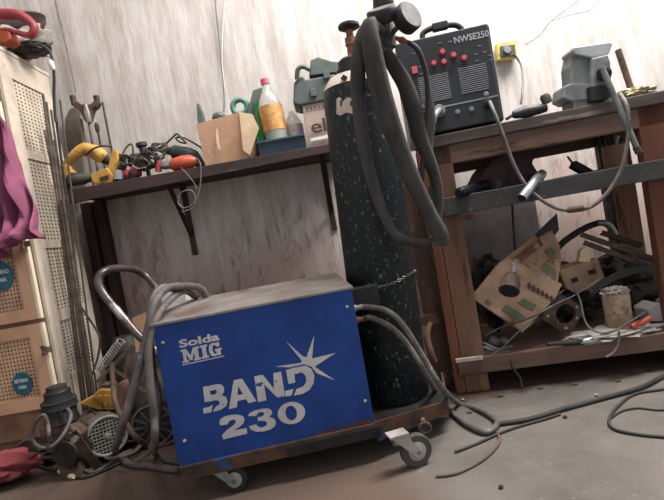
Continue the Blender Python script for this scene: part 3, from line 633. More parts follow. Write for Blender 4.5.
MB().lathe(S(123,175,2.34), S(140,169,2.34) - S(123,175,2.34), [(0,.012),(.08,.022),(.3,.026),(.34,.020),(.55,.020),(.6,.029),(.95,.027),(1,.018)], 16).build('tool_body', 'red', rd, smooth=True)
MB().slab([(127,172),(131,168),(138,168),(137,177),(128,178)], 2.32, 2.36).build('trigger_grip', 'iron', rd, bevel=.004)
MB().lathe(S(139,160,2.34), S(143,168,2.34) - S(139,160,2.34), [(0,.012),(.3,.02),(1,.02)], 14).build('red_cap', 'red', rd, smooth=True)
MB().lathe(S(128,160,2.36), S(148,158,2.38) - S(128,160,2.36), [(0,.02),(.2,.034),(.8,.034),(1,.02)], 16).build('motor_housing', 'iron', rd, smooth=True)
MB().slab([(113,178),(116,168),(121,169),(122,178)], 2.31, 2.33).build('clamp', 'silver', rd, bevel=.002)
rest(rd, SZ)
mh = thing('metal_punch', (S(140,150).x, 2.38, SZ), 'short black ribbed cylinder handle standing tilted in the tool tangle', 'handle')
MB().lathe(S(146,160,2.37), S(141,143,2.37) - S(146,160,2.37), [(0,.016),(.75,.017),(.8,.026),(1,.026)], 18).build('grip', 'black', mh, smooth=True)
MB().cyl(S(146,160,2.37), V((S(148,170,2.37).x, 2.37, SZ)), .01).build('shaft', 'iron', mh, smooth=True)
og = thing('orange_grinder', (S(180,164).x, 2.34, SZ), 'orange-red bodied grinder lying at the shelf edge with its lead hanging', 'grinder')
MB().lathe(S(170,163,2.335), S(196,158,2.335) - S(170,163,2.335), [(0,.018),(.1,.03),(.5,.036),(.8,.032),(1,.016)], 24).build('grinder_body', 'orange', og, smooth=True)
MB().lathe(S(160,163,2.335), S(171,163,2.335) - S(160,163,2.335), [(0,.014),(.4,.02),(.7,.016),(1,.018)], 18).build('gear_head', 'steel', og, smooth=True)
MB().cyl(S(158,158,2.335), S(158,169,2.335), .016).build('red_flange', 'red', og, smooth=True)
rest(og, SZ)
gr = thing('green_drill', (S(185,152).x, 2.42, SZ), 'dark green corded drill lying behind the orange grinder', 'drill')
MB().lathe(S(171,151,2.42), S(196,156,2.42) - S(171,151,2.42), [(0,.02),(.1,.034),(.75,.034),(1,.026)], 20).build('drill_body', 'toolgreen', gr, smooth=True)
MB().slab([(184,146),(196,150),(207,168),(202,172),(192,164),(184,158)], 2.40, 2.44).build('grip', 'toolgreen', gr, bevel=.006)
MB().lathe(S(158,149,2.42), S(171,151,2.42) - S(158,149,2.42), [(0,.01),(.3,.018),(1,.022)], 16).build('chuck', 'steel', gr, smooth=True)
tk = thing('tape_spool', (S(118,160).x, 2.42, SZ), 'pale green spool partly hidden behind the yellow tool', 'spool')
MB().lathe(V((S(124,165,2.45).x, 2.45, SZ)), V((0,0,.055)), [(0,.035),(.1,.035),(.12,.026),(.88,.026),(.9,.035),(1,.035)], 20).build('spool_body', 'casegrey', tk, smooth=True)
def coil(c, r, n, mt, label, rr=.0035, name='coiled_lead', cat='cable'):
    pts = []
    for i in range(n*8):
        t = i*math.pi/4; k = 1 + .25*math.sin(i*1.7); pts.append(V(c) + V((r*k*math.cos(t), .02*math.sin(i*.9), r*.75*k*math.sin(t))))
    simple_tube(name, pts, rr, mt, label, cat, n=4, seg=6)
coil(S(150,162,2.335) + V((0,-.01,.008)), .042, 6, 'iron', 'tangled dark lead wound round the tools between the red tool and the orange grinder')
coil(S(143,165,2.315) + V((0,0,.004)), .034, 5, 'rods', 'greyish lead coiled in front of the dark lead bundle on the shelf', .003)
coil(S(155,155,2.36) + V((0,0,.006)), .036, 4, 'hosedark', 'dark lead coil between the black handle and the green drill', .0035)
coil(S(129,163,2.33) + V((0,-.0,.012)), .03, 4, 'hosedark', 'small coil of black lead over the red tool')
coil(S(160,149,2.37) + V((0,0,.008)), .028, 3, 'rust', 'brownish wire coil above the orange grinder')
simple_tube('tool_lead', [S(85,156,2.33), S(93,149,2.32), S(103,146,2.31), S(112,147,2.31)], .004, 'hosedark', 'black lead draped across the yellow drill', 'cable')
simple_tube('tool_lead', [S(118,170,2.37), S(121,158,2.38), S(126,148,2.39), S(131,144,2.39), S(133,150,2.38), S(132,160,2.37)], .004, 'hosedark', 'black lead rising in a hoop behind the red tool', 'cable')
simple_tube('tool_lead', [S(152,150,2.40), S(163,146,2.39), S(172,138,2.38), S(177,134,2.38), S(182,139,2.37), S(186,143,2.37), S(180,142,2.37), S(176,138,2.38), S(184,138,2.38), S(200,147,2.40), S(203,152,2.4)], .0045, 'hosedark', 'black lead knotted above the green drill', 'cable')
simple_tube('tool_lead', [S(196,158,2.335), S(200,163,2.29), S(201,175,2.285), S(199,192,2.285), S(194,203,2.285), S(184,208,2.285), S(178,202,2.285), S(181,193,2.285), S(190,190,2.285), S(195,196,2.285), S(194,207,2.285), S(182,212,2.285)], .0028, 'wire', 'thin grey lead of the orange grinder looping below the shelf', 'cable')
simple_tube('tool_lead', [S(181,168,2.29), S(187,174,2.285), S(194,183,2.285), S(197,190,2.285)], .0022, 'wire', 'very thin wire drooping over the shelf edge', 'cable')

# ================================================================== THINGS STANDING / HANGING LEFT
pu = thing('gear_puller', P(85,104,2.5), 'grey three-armed gear puller head on two thin rods standing left of the shelf tools', 'tool')
MB().slab([(76,101),(81,104),(90,104),(94,100),(98,101),(96,106),(92,109),(89,119),(86,123),(83,119),(79,110),(73,106),(71,101),(74,99)], 2.47, 2.52).build('puller_head', 'rust', pu, bevel=.006)
for px, py in ((73.5,101),(97,101)): MB().cyl(P(px-1,py-5,2.495) , P(px+1,py+4,2.495), .014).build('puller_lug', 'iron', pu, smooth=True)
MB().lathe(P(85,104,2.465), V((0,.01,-.09)), [(0,.01),(.5,.016),(1,.012)], 12).build('puller_screw', 'steel', pu, smooth=True)
for px in (81, 88): MB().cyl(P(px,119,2.49), P(px+11,185,2.49)*V((1,1,0)).length if False else V((P(px,119,2.49).x, 2.49, SZ)), .006).build('puller_rod', 'rods', pu, smooth=True)
def stand(name, top, r, m, label, cat='rod', base=None, group=None, z=0.0):
    t = V(top); b = V(base) if base is not None else V((t.x, t.y, z)); b.z = z
    o = MB().cyl(b, t, r, seg=10).build(name, m, smooth=True); return tag(o, label, cat, group)
ro = P(98, 132, 2.45)
bt = thing('screwdriver', V((ro.x, 2.45, SZ)), 'thin dark screwdriver standing upright behind the yellow drill', 'screwdriver')
MB().cyl((ro.x, 2.45, SZ), ro, .005).build('shaft', 'iron', bt, smooth=True); MB().lathe(ro, V((0,0,.045)), [(0,.008),(.3,.011),(.8,.011),(1,.007)], 12).build('handle', 'iron', bt, smooth=True)
stand('steel_rod', P(102.5, 102, 2.56), .006, 'rust', 'brown rod standing against the wall above the yellow tool', z=SZ)
tag(MB().slab([(64,190),(64,112),(68,103),(74,100),(79,104),(84,190)], 2.575, 2.59).build('board_or_shade', 'motorgrey', bevel=.002), 'brown round-topped slab imitating the shadow on the wall behind the gear puller', 'board')  # round-topped slab added in place of the shade on the wall
rest([o for o in COL.objects if o.name.startswith('board_or_shade')][0], SZ)
# dark timber posts under the shelf in the corner
xa = P(100, 240, 2.57).x
for k, (dx, w_, mt, lb) in enumerate(((-.035, .05, 'shelf', 'dark timber post under the left end of the shelf beside the cream cupboard'), (.03, .045, 'bracket', 'reddish dark timber post under the left end of the shelf, farther from the cupboard'))):
    tag(MB().box(xa+dx-w_/2, xa+dx+w_/2, 2.55, 2.61, 0, SZ - .036).build('timber_post', mt, bevel=.003), lb, 'post')

# wardrobe / cupboard
FY, RY, XR, HT = 2.06, 2.44, -1.225, 1.735
wr = thing('cane_cupboard', (-1.5, 2.25, 0), 'tall worn cupboard with cream perforated side and peach cane doors at the left edge', 'cupboard')
MB().box(-1.78, XR - .012, FY, RY, .10, HT).build('carcass', 'tanwood', wr, bevel=.003)
MB().box(-1.76, XR - .03, FY + .02, RY - .02, .0, .10).build('plinth', 'tanwood', wr)
# side frame with four cane panels
sf = MB(); zs = [(.33, .565), (.615, .89), (.925, 1.285), (1.325, 1.63)]; ya, yb = FY + .075, RY - .065
sf.box(XR - .012, XR, FY, ya, .1, HT); sf.box(XR - .012, XR, yb, RY, .1, HT)
prev = .1
for a, b in zs: sf.box(XR - .012, XR, ya, yb, prev, a); prev = b
sf.box(XR - .012, XR, ya, yb, prev, HT); sf.build('side_frame', 'cream', wr, label='cream painted side frame')
for a, b in zs: MB().box(XR - .010, XR - .006, ya, yb, a, b).build('cane_panel', 'caneside', wr)
MB().box(-1.79, XR + .004, FY - .01, RY + .01, HT, HT + .018).build('top_board', 'cream', wr, bevel=.003)
def cdoor(z0_, z1_, stick=None):
    xl, xr = -1.77, XR - .028
    d = MB(); m = .05
    d.box(xl, xl+m, FY-.024, FY-.002, z0_, z1_); d.box(xr-m, xr, FY-.024, FY-.002, z0_, z1_); d.box(xl+m, xr-m, FY-.024, FY-.002, z0_, z0_+.05); d.box(xl+m, xr-m, FY-.024, FY-.002, z1_-.05, z1_)
    dr = d.build('cupboard_door', 'orangewood', wr)
    MB().box(xl+m, xr-m, FY-.018, FY-.012, z0_+.05, z1_-.05).build('cane_panel', 'canefront', dr)
    MB().box(xr, xr+.012, FY-.025, FY-.003, z0_, z1_).build('door_edge', 'creamedge', dr, label='pale cream door edge')
    zc = z1_ - (z1_-z0_)*.32
    MB().lathe((xr+.004, FY-.04, zc-.02), V((0,0,.04)), [(0,.008),(.3,.008),(.35,.006),(.65,.006),(.7,.008),(1,.008)], 10).build('hinge', 'rust', dr, smooth=True)
    MB().box(xr+.006, xr+.03, FY-.034, FY-.026, zc-.012, zc+.012).build('hinge_plate', 'steel', dr)
    return dr
d1 = cdoor(.225, .580); d2 = cdoor(.60, 1.06); d3 = cdoor(1.08, 1.72)
def sticker(px, py, rx, d):
    c = P(px, py, FY - .026); n = 32
    s = MB().prism([c + V((rx*math.cos(2*math.pi*i/n), 0, rx*1.22*math.sin(2*math.pi*i/n))) for i in range(n)], (0, .006, 0)).build('round_sticker', 'sticker', d, label='round teal sticker with white words')
    return c
MP = sticker(22, 384, .040, wr)
text('RETORNO', MP + V((-.028, -.0005, .006)), V((1,0,.0)), V((0,0,1)), .056, .016, 'white', wr, 'sticker_word', bold=.03)
text('CASA', MP + V((-.016, -.0005, -.020)), V((1,0,0)), V((0,0,1)), .034, .014, 'white', wr, 'sticker_word', bold=.03)
MP = sticker(0, 276, .052, wr)
text('RETORNO', MP + V((-.036, -.0005, .006)), V((1,0,0)), V((0,0,1)), .076, .018, 'white', wr, 'sticker_word', bold=.03)
text('CASA', MP + V((-.020, -.0005, -.026)), V((1,0,0)), V((0,0,1)), .045, .017, 'white', wr, 'sticker_word', bold=.03)

# magenta cloth hanging at the front of the cupboard
xl_, n1, n2 = -1.62, 60, 50
vs, fs = [], []
for j in range(n2+1):
    t = j/n2
    # right boundary in the photo, from top to hem
    bx = [( -4, 98), (8, 125), (18, 160), (30, 195), (42, 228), (44, 240)][min(int(t*5), 4)]; b2 = [( -4, 98), (8, 125), (18, 160), (30, 195), (42, 228), (44, 240)][min(int(t*5)+1, 5)]; f_ = t*5 - min(int(t*5), 4)
    R0 = P(bx[0] + (b2[0]-bx[0])*f_, bx[1] + (b2[1]-bx[1])*f_, 1.93)
    for i in range(n1+1):
        s_ = i/n1; x = xl_ + (R0.x - xl_)*s_
        zz = R0.z + (-.10*(1-s_) * t + .022*math.sin(s_*9)*t) + (1-s_)*.02
        y = 1.93 + .040*math.sin(s_*44 + t*3.0 + 1.6*math.sin(t*3 + s_*5))*(.3+.7*t) + .014*math.sin(s_*97 - t*5)*t + .05*noise.noise(V((s_*7, t*5, 1))) - .03*t; xx = .012*math.sin(t*14 + s_*6)*t; x = x + xx
        if t > .9: y += (t-.9)*.35; zz -= .0
        vs.append((x, y, zz))
for j in range(n2):
    for i in range(n1): a = j*(n1+1)+i; fs.append((a, a+1, a+n1+2, a+n1+1))
o = MB().add(vs, fs).build('hanging_cloth', 'pink', smooth=True); s_ = o.modifiers.new('s', 'SOLIDIFY'); s_.thickness = .004
tag(o, 'magenta cloth garment hanging in folds over the front of the cupboard', 'garment')
# on top of the cupboard
tag(MB().blob(P(10, 25, 2.34) + V((-.08,0,-.0)), (.25,.11,.045), 3, .2, 2).build('folded_tarp', mat('taupe_cloth', '#7d6c66', '#6a5a55', 6, .9), smooth=True), 'taupe folded sheet on top of the cupboard pile', 'cloth')
tag(MB().blob(P(16, 44, 2.34), (.15,.08,.075), 5, .45, 3).build('crumpled_bag', 'paper', smooth=True), 'pale crumpled bag behind the red-handled tool', 'bag')
o = MB().blob(P(32, 58, 2.25) , (.085,.06,.03), 8, .3, 3).build('dirty_rag', 'iron', smooth=True); tag(o, 'dark dirty rag on the front corner of the cupboard top', 'rag'); rest(o, HT + .018)
hs = thing('red_handled_tool', P(10, 50, 2.12), 'tool with a looped red handle lying on top of the cupboard', 'power tool')
MB().tube([P(-18,52,2.12), P(-8,34,2.12), P(8,31,2.12), P(24,33,2.12), P(37,43,2.12), P(34,52,2.12), P(22,50,2.12), P(10,47,2.12), P(-4,48,2.12)], [.02,.024,.026,.026,.022,.018,.014,.013,.012], seg=12, flat=.8).build('loop_handle', 'red', hs, smooth=True)
MB().slab([(-12,46),(12,48),(14,56),(8,60),(-12,56)], 2.10, 2.17).build('tool_body', mat('dusty_orange', '#b9522e', '#93402a', 8, .6), hs, bevel=.006)
rest(hs, HT + .018)
hs.location.z += .012
simple_tube('tool_cord', [P(37,44,2.12), P(45,47,2.12), P(51,55,2.12), P(54,75,2.13), P(54,95,2.14), P(55,115,2.15), P(56,122,2.15)], .006, 'hosedark', parent=hs)
cp = MB().lathe(P(50,60,2.11), P(53,70,2.11) - P(50,60,2.11), [(0,.006),(.2,.012),(.8,.012),(1,.007)], 12).build('plug', 'casewhite', smooth=True); tag(cp, 'small pale plug hanging at the top corner of the cupboard', 'plug')
# bundle of rods against the cupboard
spec = [((43,96),(84,388),.0055,'rods'), ((46,102),(88,390),.006,'rods'), ((48,120),(78,385),.0065,'rods'), ((51,110),(92,392),.005,'rods'), ((56,118),(90,380),.006,'iron'), ((53,140),(80,392),.005,'rods'), ((60,100),(96,386),.0045,'rods'), ((45,130),(74,388),.0055,'rods'), ((50,180),(83,390),.0045,'steel')]
for k, (tp, bt_, r, mt) in enumerate(spec):
    Y = 2.12 + .022*k; t = P(*tp, Y); b = P(*bt_, Y - .03); d = (b - t); b = t + d * (t.z / -d.z)
    if t.x < XR + .02: t.x = XR + .02
    if b.x < XR + .02: b.x = XR + .02
    o = MB().cyl(b, t, r, seg=8).build('metal_rod', mt, smooth=True); tag(o, 'thin metal rod in the bundle leaning on the cream side of the cupboard', 'rod', 'thin rods leaning on the cupboard side')
t = P(63, 200, 2.10); b = P(91, 378, 2.08); d = b - t; b = t + d*(t.z/-d.z)
o = MB().cyl(b, t, .0085, seg=12).build('metal_tube', 'rods', smooth=True); tag(o, 'thicker grey tube in front of the rod bundle on the cupboard side', 'tube')
simple_tube('thin_cable', [P(80,305,2.14), P(90,320,2.12), P(98,333,2.1), P(100,343,2.1), P(97,360,2.1), P(91,378,2.08)], .0045, 'hosedark', 'black flexible lead bowing out from the foot of the rods', 'cable')
simple_tube('wall_wire', [P(55,0,2.6), P(62,28,2.6), P(69,60,2.6), P(76,92,2.6)], .0035, 'wire', 'thin wire running down the wall left of the gear puller', 'wire')
simple_tube('wall_wire', [P(214,-10,2.6), P(217,20,2.6), P(221,60,2.6), P(224,95,2.6), P(224,112,2.6)], .0035, 'wire', 'darker thin wire hanging down the wall above the cardboard box', 'wire')
simple_tube('wall_wire', [P(226,-10,2.6), P(223,25,2.6), P(222,60,2.6), P(225,90,2.6)], .0025, 'casewhite', 'pale thin wire hanging beside the darker one above the box', 'wire')
simple_tube('wall_wire', [P(525,45,2.55), P(540,35,2.55), P(550,22,2.55), P(566,10,2.55), P(582,-2,2.55)], .0025, 'wire', 'left one of two thin wires running up across the bright wall', 'wire')
simple_tube('wall_wire', [P(552,21,2.53), P(570,15,2.53), P(590,10,2.53), P(600,-2,2.53)], .002, 'wire', 'right one of two thin wires branching up across the bright wall', 'wire')

# ================================================================== JUNK ON THE FLOOR, LEFT
mo = thing('electric_motor', (-1.02, 2.0, 0), 'dusty grey electric motor lying on the floor with its square-mesh fan grille facing right', 'motor')
mc = P(106, 429, 1.93); mc.z = .10; md = V((-.62, .78, 0)).normalized()
MB().lathe(mc, md*.24, [(0,.074),(.03,.082),(.25,.082),(.27,.076),(.9,.076),(1,.06)], 36).build('motor_housing', 'motorgrey', mo, smooth=True)
gx = V((-md.y, md.x, 0)); gm = MB(); fz = mc - md*.004
for k in range(-5, 6):
    o_ = k*.0135; h_ = math.sqrt(max(.068**2 - o_*o_, 1e-6))
    gm.bar(fz + gx*o_ - up*h_, fz + gx*o_ + up*h_, .0042, .003); gm.bar(fz + up*o_ - gx*h_, fz + up*o_ + gx*h_, .0042, .003)
gm.build('fan_grille', 'grill', mo)
MB().cyl(fz + md*.003, fz + md*.0025, .066).build('fan_shadow_plate', 'blacksoft', mo)
MB().tube([fz + gx*.075*math.cos(t) + up*.075*math.sin(t) for t in [i*math.pi/8 for i in range(16)]], .006, closed=True, n=3).build('grille_ring', 'grill', mo, smooth=True)
MB().lathe(fz - md*.006, md*.006, [(0,.008),(1,.012)], 14).build('grille_hub', 'grill', mo, smooth=True)
for i in range(0, 10):
    a = i*math.pi/5 + .2; r0 = gx*math.cos(a) + up*math.sin(a)
    if r0.z > -.7: MB().fbox(mc + md*.07, md, gx*-math.sin(a) + up*math.cos(a), r0, 0, .14, -.002, .002, .074, .084).build('cooling_fin', 'motorgrey', mo)
MB().fbox(mc + md*.13, md, gx, up, -.06, .06, -.07, .07, -.10, -.06).build('motor_foot', 'iron', mo)
# pump with black cap
pm = thing('water_pump', (-1.0, 1.9, 0), 'oily black-capped pump with flanged body left of the grille motor', 'pump')
pc = P(60, 420, 1.85); pz = lambda y: P(60, y, 1.85).z
for (ya_, yb_, r0, r1, mt, nm) in ((440, 422, .040, .046, 'rust', 'pump_body'), (422, 407, .058, .054, 'iron', 'pump_flange'), (407, 399, .062, .060, 'blacksoft', 'cap_flange'), (399, 390, .048, .044, 'black', 'cap'), (390, 385, .036, .034, 'iron', 'cap_top')):
    a = P(62, ya_, 1.85); b = P(60, yb_, 1.85); a.x = b.x = P(61, 412, 1.85).x
    if nm == 'pump_body': a.z = 0
    MB().lathe(a, b - a, [(0, r0), (.08, r0*1.06), (.5, (r0+r1)/2), (.92, r1*1.06), (1, r1)], 24).build(nm, mt, pm, smooth=True)
px_ = P(61, 412, 1.85).x
MB().lathe((px_ + .01, 1.80, .10), V((.02, .16, .0)), [(0,.05),(.06,.058),(.2,.058),(.22,.045),(.7,.05),(.72,.06),(1,.06)], 20).build('side_flange', 'iron', pm, smooth=True)
MB().slab([(38,428),(50,424),(70,426),(82,434),(80,444),(66,440),(52,436),(40,440)], 1.80, 1.86).build('casting_arm', 'rust', pm, bevel=.008)
MB().slab([(66,428),(78,430),(88,452),(84,462),(72,452),(64,440)], 1.84, 1.92).build('casting_leg', 'iron', pm, bevel=.008)
for k in range(6):
    a = k*math.pi/3; MB().cyl((px_ + .058*math.cos(a), 1.85 + .058*math.sin(a), pz(418)), (px_ + .058*math.cos(a), 1.85 + .058*math.sin(a), pz(404)), .006, seg=8).build('flange_bolt', 'iron', pm, smooth=True)
br = thing('steel_strap', G(88, 465), 'rusty flat steel strap propped diagonally between the pump and the grille motor', 'metal strap')
MB().bar(P(72, 432, 1.76), G(99, 469, .006), .03, .006, (1,.2,.5)).build('strap', 'rust', br)
MB().lathe(P(76, 439, 1.745), V((0,-.015,.004)), [(0,.014),(1,.012)], 12).build('strap_bolt', 'steel', br, smooth=True)
# black casting and small fittings further left
cs = thing('black_casting', G(28, 455), 'black round casting with two upright studs at the left edge of the floor', 'machine part')
cc_ = G(28, 450); MB().lathe(cc_, V((0,0,.12)), [(0,.05),(.1,.07),(.5,.062),(.6,.075),(.8,.075),(1,.05)], 24).build('casting_body', 'iron', cs, smooth=True)
for dx in (-.055, .05): MB().cyl(cc_ + V((dx, -.01, .09)), cc_ + V((dx, -.01, .17)), .005, seg=8).build('stud', 'iron', cs, smooth=True)
tag(MB().lathe(G(25, 452) + V((.0,-.06,.07)), V((.05,-.02,.015)), [(0,.014),(.3,.022),(.8,.022),(1,.016)], 14).build('hose_coupling', 'zinc', smooth=True), 'pale grey hose coupling in front of the black casting', 'fitting')
simple_tube('loose_cable', [G(4,455,.03), G(15,448,.07), G(28,440,.10), G(38,447,.08), G(36,462,.01), G(20,470,.006), G(8,478,.006)], .006, 'hose', 'grey cable looping round the black casting at the left edge of the floor', 'cable')
simple_tube('loose_cable', [G(75,462,.006), G(60,470,.006), G(40,466,.006), G(30,455,.01), G(45,446,.03), G(60,450,.01)], .005, 'hosedark', 'dark cable loop on the floor just below the pump', 'cable')
o = MB().blob(G(52, 462) + V((0,.03,.03)), (.11,.07,.035), 11, .4, 3).build('scrap_heap', 'iron', smooth=True); tag(o, 'oily dark lump of scrap on the floor below the pump', 'scrap'); rest(o, 0)
o = MB().blob(G(-2, 492) + V((-.03,.06,.03)), (.15,.09,.05), 14, .4, 2.6).build('red_rag', 'redcloth', smooth=True); tag(o, 'crumpled dull red cloth on the floor at the left edge', 'cloth'); rest(o, 0)
# cable with pale plug
simple_tube('pump_cable', [P(68,409,1.77), P(71,416,1.70), P(66,430,1.66), P(55,444,1.62), P(42,448,1.60), P(33,440,1.60), P(34,425,1.60), P(43,415,1.60), P(48,424,1.60), P(50,440,1.60), G(58,458,.008), G(70,462,.008), G(90,472,.008), G(106,466,.008), G(120,455,.008), G(132,450,.01)], .006, 'hose', 'grey cable looping from the pump over the floor in front of the motor', 'cable')
simple_tube('plug_cable', [G(70,475,.012), G(85,477,.008), G(104,470,.008), G(121,462,.008), G(133,452,.01), G(140,447,.01)], .006, 'hosedark', 'dark cable ending in the pale plug on the floor', 'cable')
pg = thing('power_plug', G(66, 474), 'dirty cream plug lying on the floor in front of the motor', 'plug')
MB().lathe(G(74,477,.013), G(60,471,.013) - G(74,477,.013), [(0,.007),(.3,.012),(.7,.013),(.9,.01),(1,.01)], 14).build('plug_body', 'creamedge', pg, smooth=True)
for dx in (-1, 1): e = G(60,471,.013); f = (G(60,471,.013) - G(74,477,.013)).normalized(); sx_ = V((-f.y, f.x, 0)); MB().cyl(e + sx_*.005*dx, e + sx_*.005*dx + f*.014, .0018, seg=6).build('pin', 'steel', pg)
# coil of grey hose by the motor foot
for k in range(3):
    c = G(124, 449, .008 + .011*k) + V((0, -.0, 0)); o = MB().tube([c + V(((.055+.006*k)*math.cos(t), (.075+.004*k)*math.sin(t), .004*math.sin(3*t))) for t in [i*math.pi/6 for i in range(12)]], .0055, closed=True, n=4, seg=8).build('coiled_hose', 'hose', smooth=True)
    tag(o, 'ring of thin grey hose coiled on the floor in front of the motor', 'hose', 'coiled thin hose by the motor')
# yellow tool behind motor
yt = thing('yellow_machine', P(105, 400, 2.15)*1.0, 'bright yellow-orange plastic machine behind the grille motor', 'power tool')
gz = V((0,0,0))
pts = [(78,404),(93,396),(95,393),(100,389),(119,390),(126,398),(127,410),(97,410)]
MB().slab(pts, 2.02, 2.08).build('machine_body', 'yellow', yt, bevel=.006)
MB().slab([(98,390),(100,385),(112,384),(116,391)], 2.03, 2.08).build('machine_top', 'rust', yt, bevel=.005)
for k in range(4): MB().slab([(97+6*k,396),(101+6*k,395.5),(101.5+6*k,406),(97.5+6*k,406.5)], 2.012, 2.022).build('vent_rib', 'yellow', yt, bevel=.002)
MB().slab([(116,388),(118,384),(122,383),(124,388),(125,410),(118,411)], 2.0, 2.06).build('brown_block', 'tanwood', yt, bevel=.003)
bb = P(110, 410, 2.04); MB().box(bb.x - .09, bb.x + .07, 2.03, 2.08, 0, bb.z + .012).build('machine_base', 'iron', yt)
# second fan wheel
fw = thing('fan_wheel', P(150, 415, 2.0), 'dark round motor with radial fan slots between the grille motor and the blue welder', 'motor')
c = P(151, 414, 1.98); c.z = max(c.z, .095); d = V((-.1, 1, 0)).normalized(); fx = V((d.y, -d.x, 0))
MB().lathe(c, d*.14, [(0,.08),(.05,.092),(.5,.092),(1,.075)], 32).build('motor_housing', 'iron', fw, smooth=True)
MB().tube([c + fx*.082*math.cos(t) + up*.082*math.sin(t) - d*.003 for t in [i*math.pi/8 for i in range(16)]], .006, closed=True, n=3).build('rim', 'greybody', fw, smooth=True)
for k in range(12):
    a = k*math.pi/6; MB().bar(c - d*.004 + (fx*math.cos(a) + up*math.sin(a))*.02, c - d*.004 + (fx*math.cos(a) + up*math.sin(a))*.078, .008, .003, fx*-math.sin(a) + up*math.cos(a)).build('fan_blade', 'greybody', fw)
MB().cyl(c - d*.008, c, .02).build('hub', 'iron', fw, smooth=True)
rest(fw, 0)
# spring and dark clutter
sp = []
a0, a1 = P(98, 372, 2.1), P(122, 340, 2.1); dd = a1 - a0; fx_, fy_, _ = frame(dd)
for i in range(14*8): t = i/(14*8); a = i*math.pi/4; sp.append(a0 + dd*t + fx_*.017*math.cos(a) + fy_*.017*math.sin(a))
tag(MB().tube(sp, .0028, seg=5, n=2).build('coil_spring', 'rim', smooth=True), 'long pale coil spring leaning below the push handle', 'spring')
ck = thing('scrap_machine', P(120, 380, 2.3)*V((1,1,0)).length if False else V((P(125,380,2.3).x, 2.3, 0)), 'dark greasy machine remains heaped against the wall behind the push handle', 'machine part')
c = V((P(125,380,2.3).x, 2.38, 0)); MB().lathe(c, V((0,0,.42)), [(0,.12),(.3,.13),(.5,.1),(.8,.09),(1,.05)], 20).build('machine_body', 'iron', ck, smooth=True)
for (a, b_) in (((97,382),(128,350)), ((105,395),(140,372)), ((120,395),(133,345)), ((112,368),(146,392))):
    MB().bar(P(*a, 2.18), P(*b_, 2.24), .02, .012).build('metal_arm', 'rust', ck)
tag(MB().slab([(132,318),(147,312),(162,330),(166,352),(136,352)], 2.06, 2.075).build('cardboard_sheet', 'card'), 'small peach cardboard sheet behind the push handle', 'cardboard')
rest(bpy.data.objects['cardboard_sheet'], 0) if False else None
wc = thing('white_funnel', P(175, 300, 1.95), 'white plastic container just behind the top left corner of the blue welder', 'container')
MB().slab([(160,297),(163,292),(178,289),(186,293),(190,330),(168,335)], 1.96, 2.03).build('container_body', 'casewhite', wc, bevel=.006)
b_ = P(178, 330, 1.99); MB().box(b_.x - .05, b_.x + .04, 1.965, 2.025, dz + .008, b_.z).build('container_stem', 'casewhite', wc)

# ================================================================== WORKBENCH
bo = V((P(437,137,1.97).x - .03, 1.975, 0)); be = V((P(664,90,1.845).x, 1.845, 0)); bd = (be - bo).normalized(); bn = V((-bd.y, bd.x, 0)); Z3 = V((0,0,1))
TZ = 1.048; BL = 1.42; BD = .58
bq = lambda s, t, z: bo + bd*s + bn*t + Z3*z
def bs(px, py, t=0): # along-bench coordinate of a pixel on the plane t behind the front
    p = onplane(px, py, bo + bn*t, bn); return (p - bo).dot(bd), p.z
wb = thing('workbench', bq(.7, .3, 0), 'heavy timber workbench with dark weathered top and cluttered lower shelf', 'workbench')
MB().fbox(bo, bd, bn, Z3, -.01, BL, -.01, BD, TZ - .045, TZ).build('bench_top', 'woodtop', wb, bevel=.004)
MB().fbox(bo, bd, bn, Z3, .0, BL, 0, .05, TZ - .12, TZ - .045).build('top_rail', 'woodh', wb, bevel=.003)
MB().fbox(bo, bd, bn, Z3, .0, BL, BD-.05, BD, TZ - .12, TZ - .045).build('back_rail', 'woodh', wb, bevel=.003)
m0 = bs(442, 208)[0]; zt, zb = bs(442, 199)[1], bs(442, 217)[1]
MB().fbox(bo, bd, bn, Z3, m0, BL, -.035, .0, zb, zt).build('middle_rail', 'greybeam', wb, bevel=.003, label='grey steel middle rail')
MS = zt - .015
MB().fbox(bo, bd, bn, Z3, m0 + .15, BL, .05, .49, MS - .012, MS).build('middle_shelf', 'woodh', wb)
s1, s2 = bs(458, 370)[0] + .03, bs(477, 385)[0]
def leg(sa, sb, ta, tb, m, z=TZ-.045, lab=None): return MB().fbox(bo, bd, bn, Z3, sa, sb, ta, tb, 0, z).build('leg', m, wb, bevel=.003, label=lab)
xl1, xl2, xl3 = bs(433,252)[0], bs(443,250)[0], bs(467,250)[0]
leg(xl1, xl2 - .002, .0, .09, 'woodred', lab='reddish front plank of the left leg')
leg(xl2, xl3, .0, .045, 'wood')
sr = bs(641,140)[0]; leg(sr, sr + .1, .0, .05, 'woodred', lab='reddish right front leg')
sb_ = bs(607,160,.5)[0]; leg(sb_, sb_ + .11, .50, .55, 'wood'); leg(sb_ - .03, sb_ - .012, .50, .55, 'greybeam')
leg(.02, .11, .5, .56, 'woodred')
zt2, zb2 = bs(455,361)[1], bs(457,374)[1]
MB().fbox(bo, bd, bn, Z3, s1 - .03, BL, -.03, .0, zb2, zt2 + .01).build('front_apron', 'woodh', wb, bevel=.003)
MB().fbox(bo, bd, bn, Z3, .03, BL, .0, BD, zt2 - .02, zt2).build('lower_shelf', 'woodh', wb)
LS = zt2
MB().fbox(bo, bd, bn, Z3, s1 - .035, s1 + .07, -.042, -.03, zt2 + .004, zt2 + .018).build('white_batten', 'cream', wb, label='pale painted strip across the leg foot')
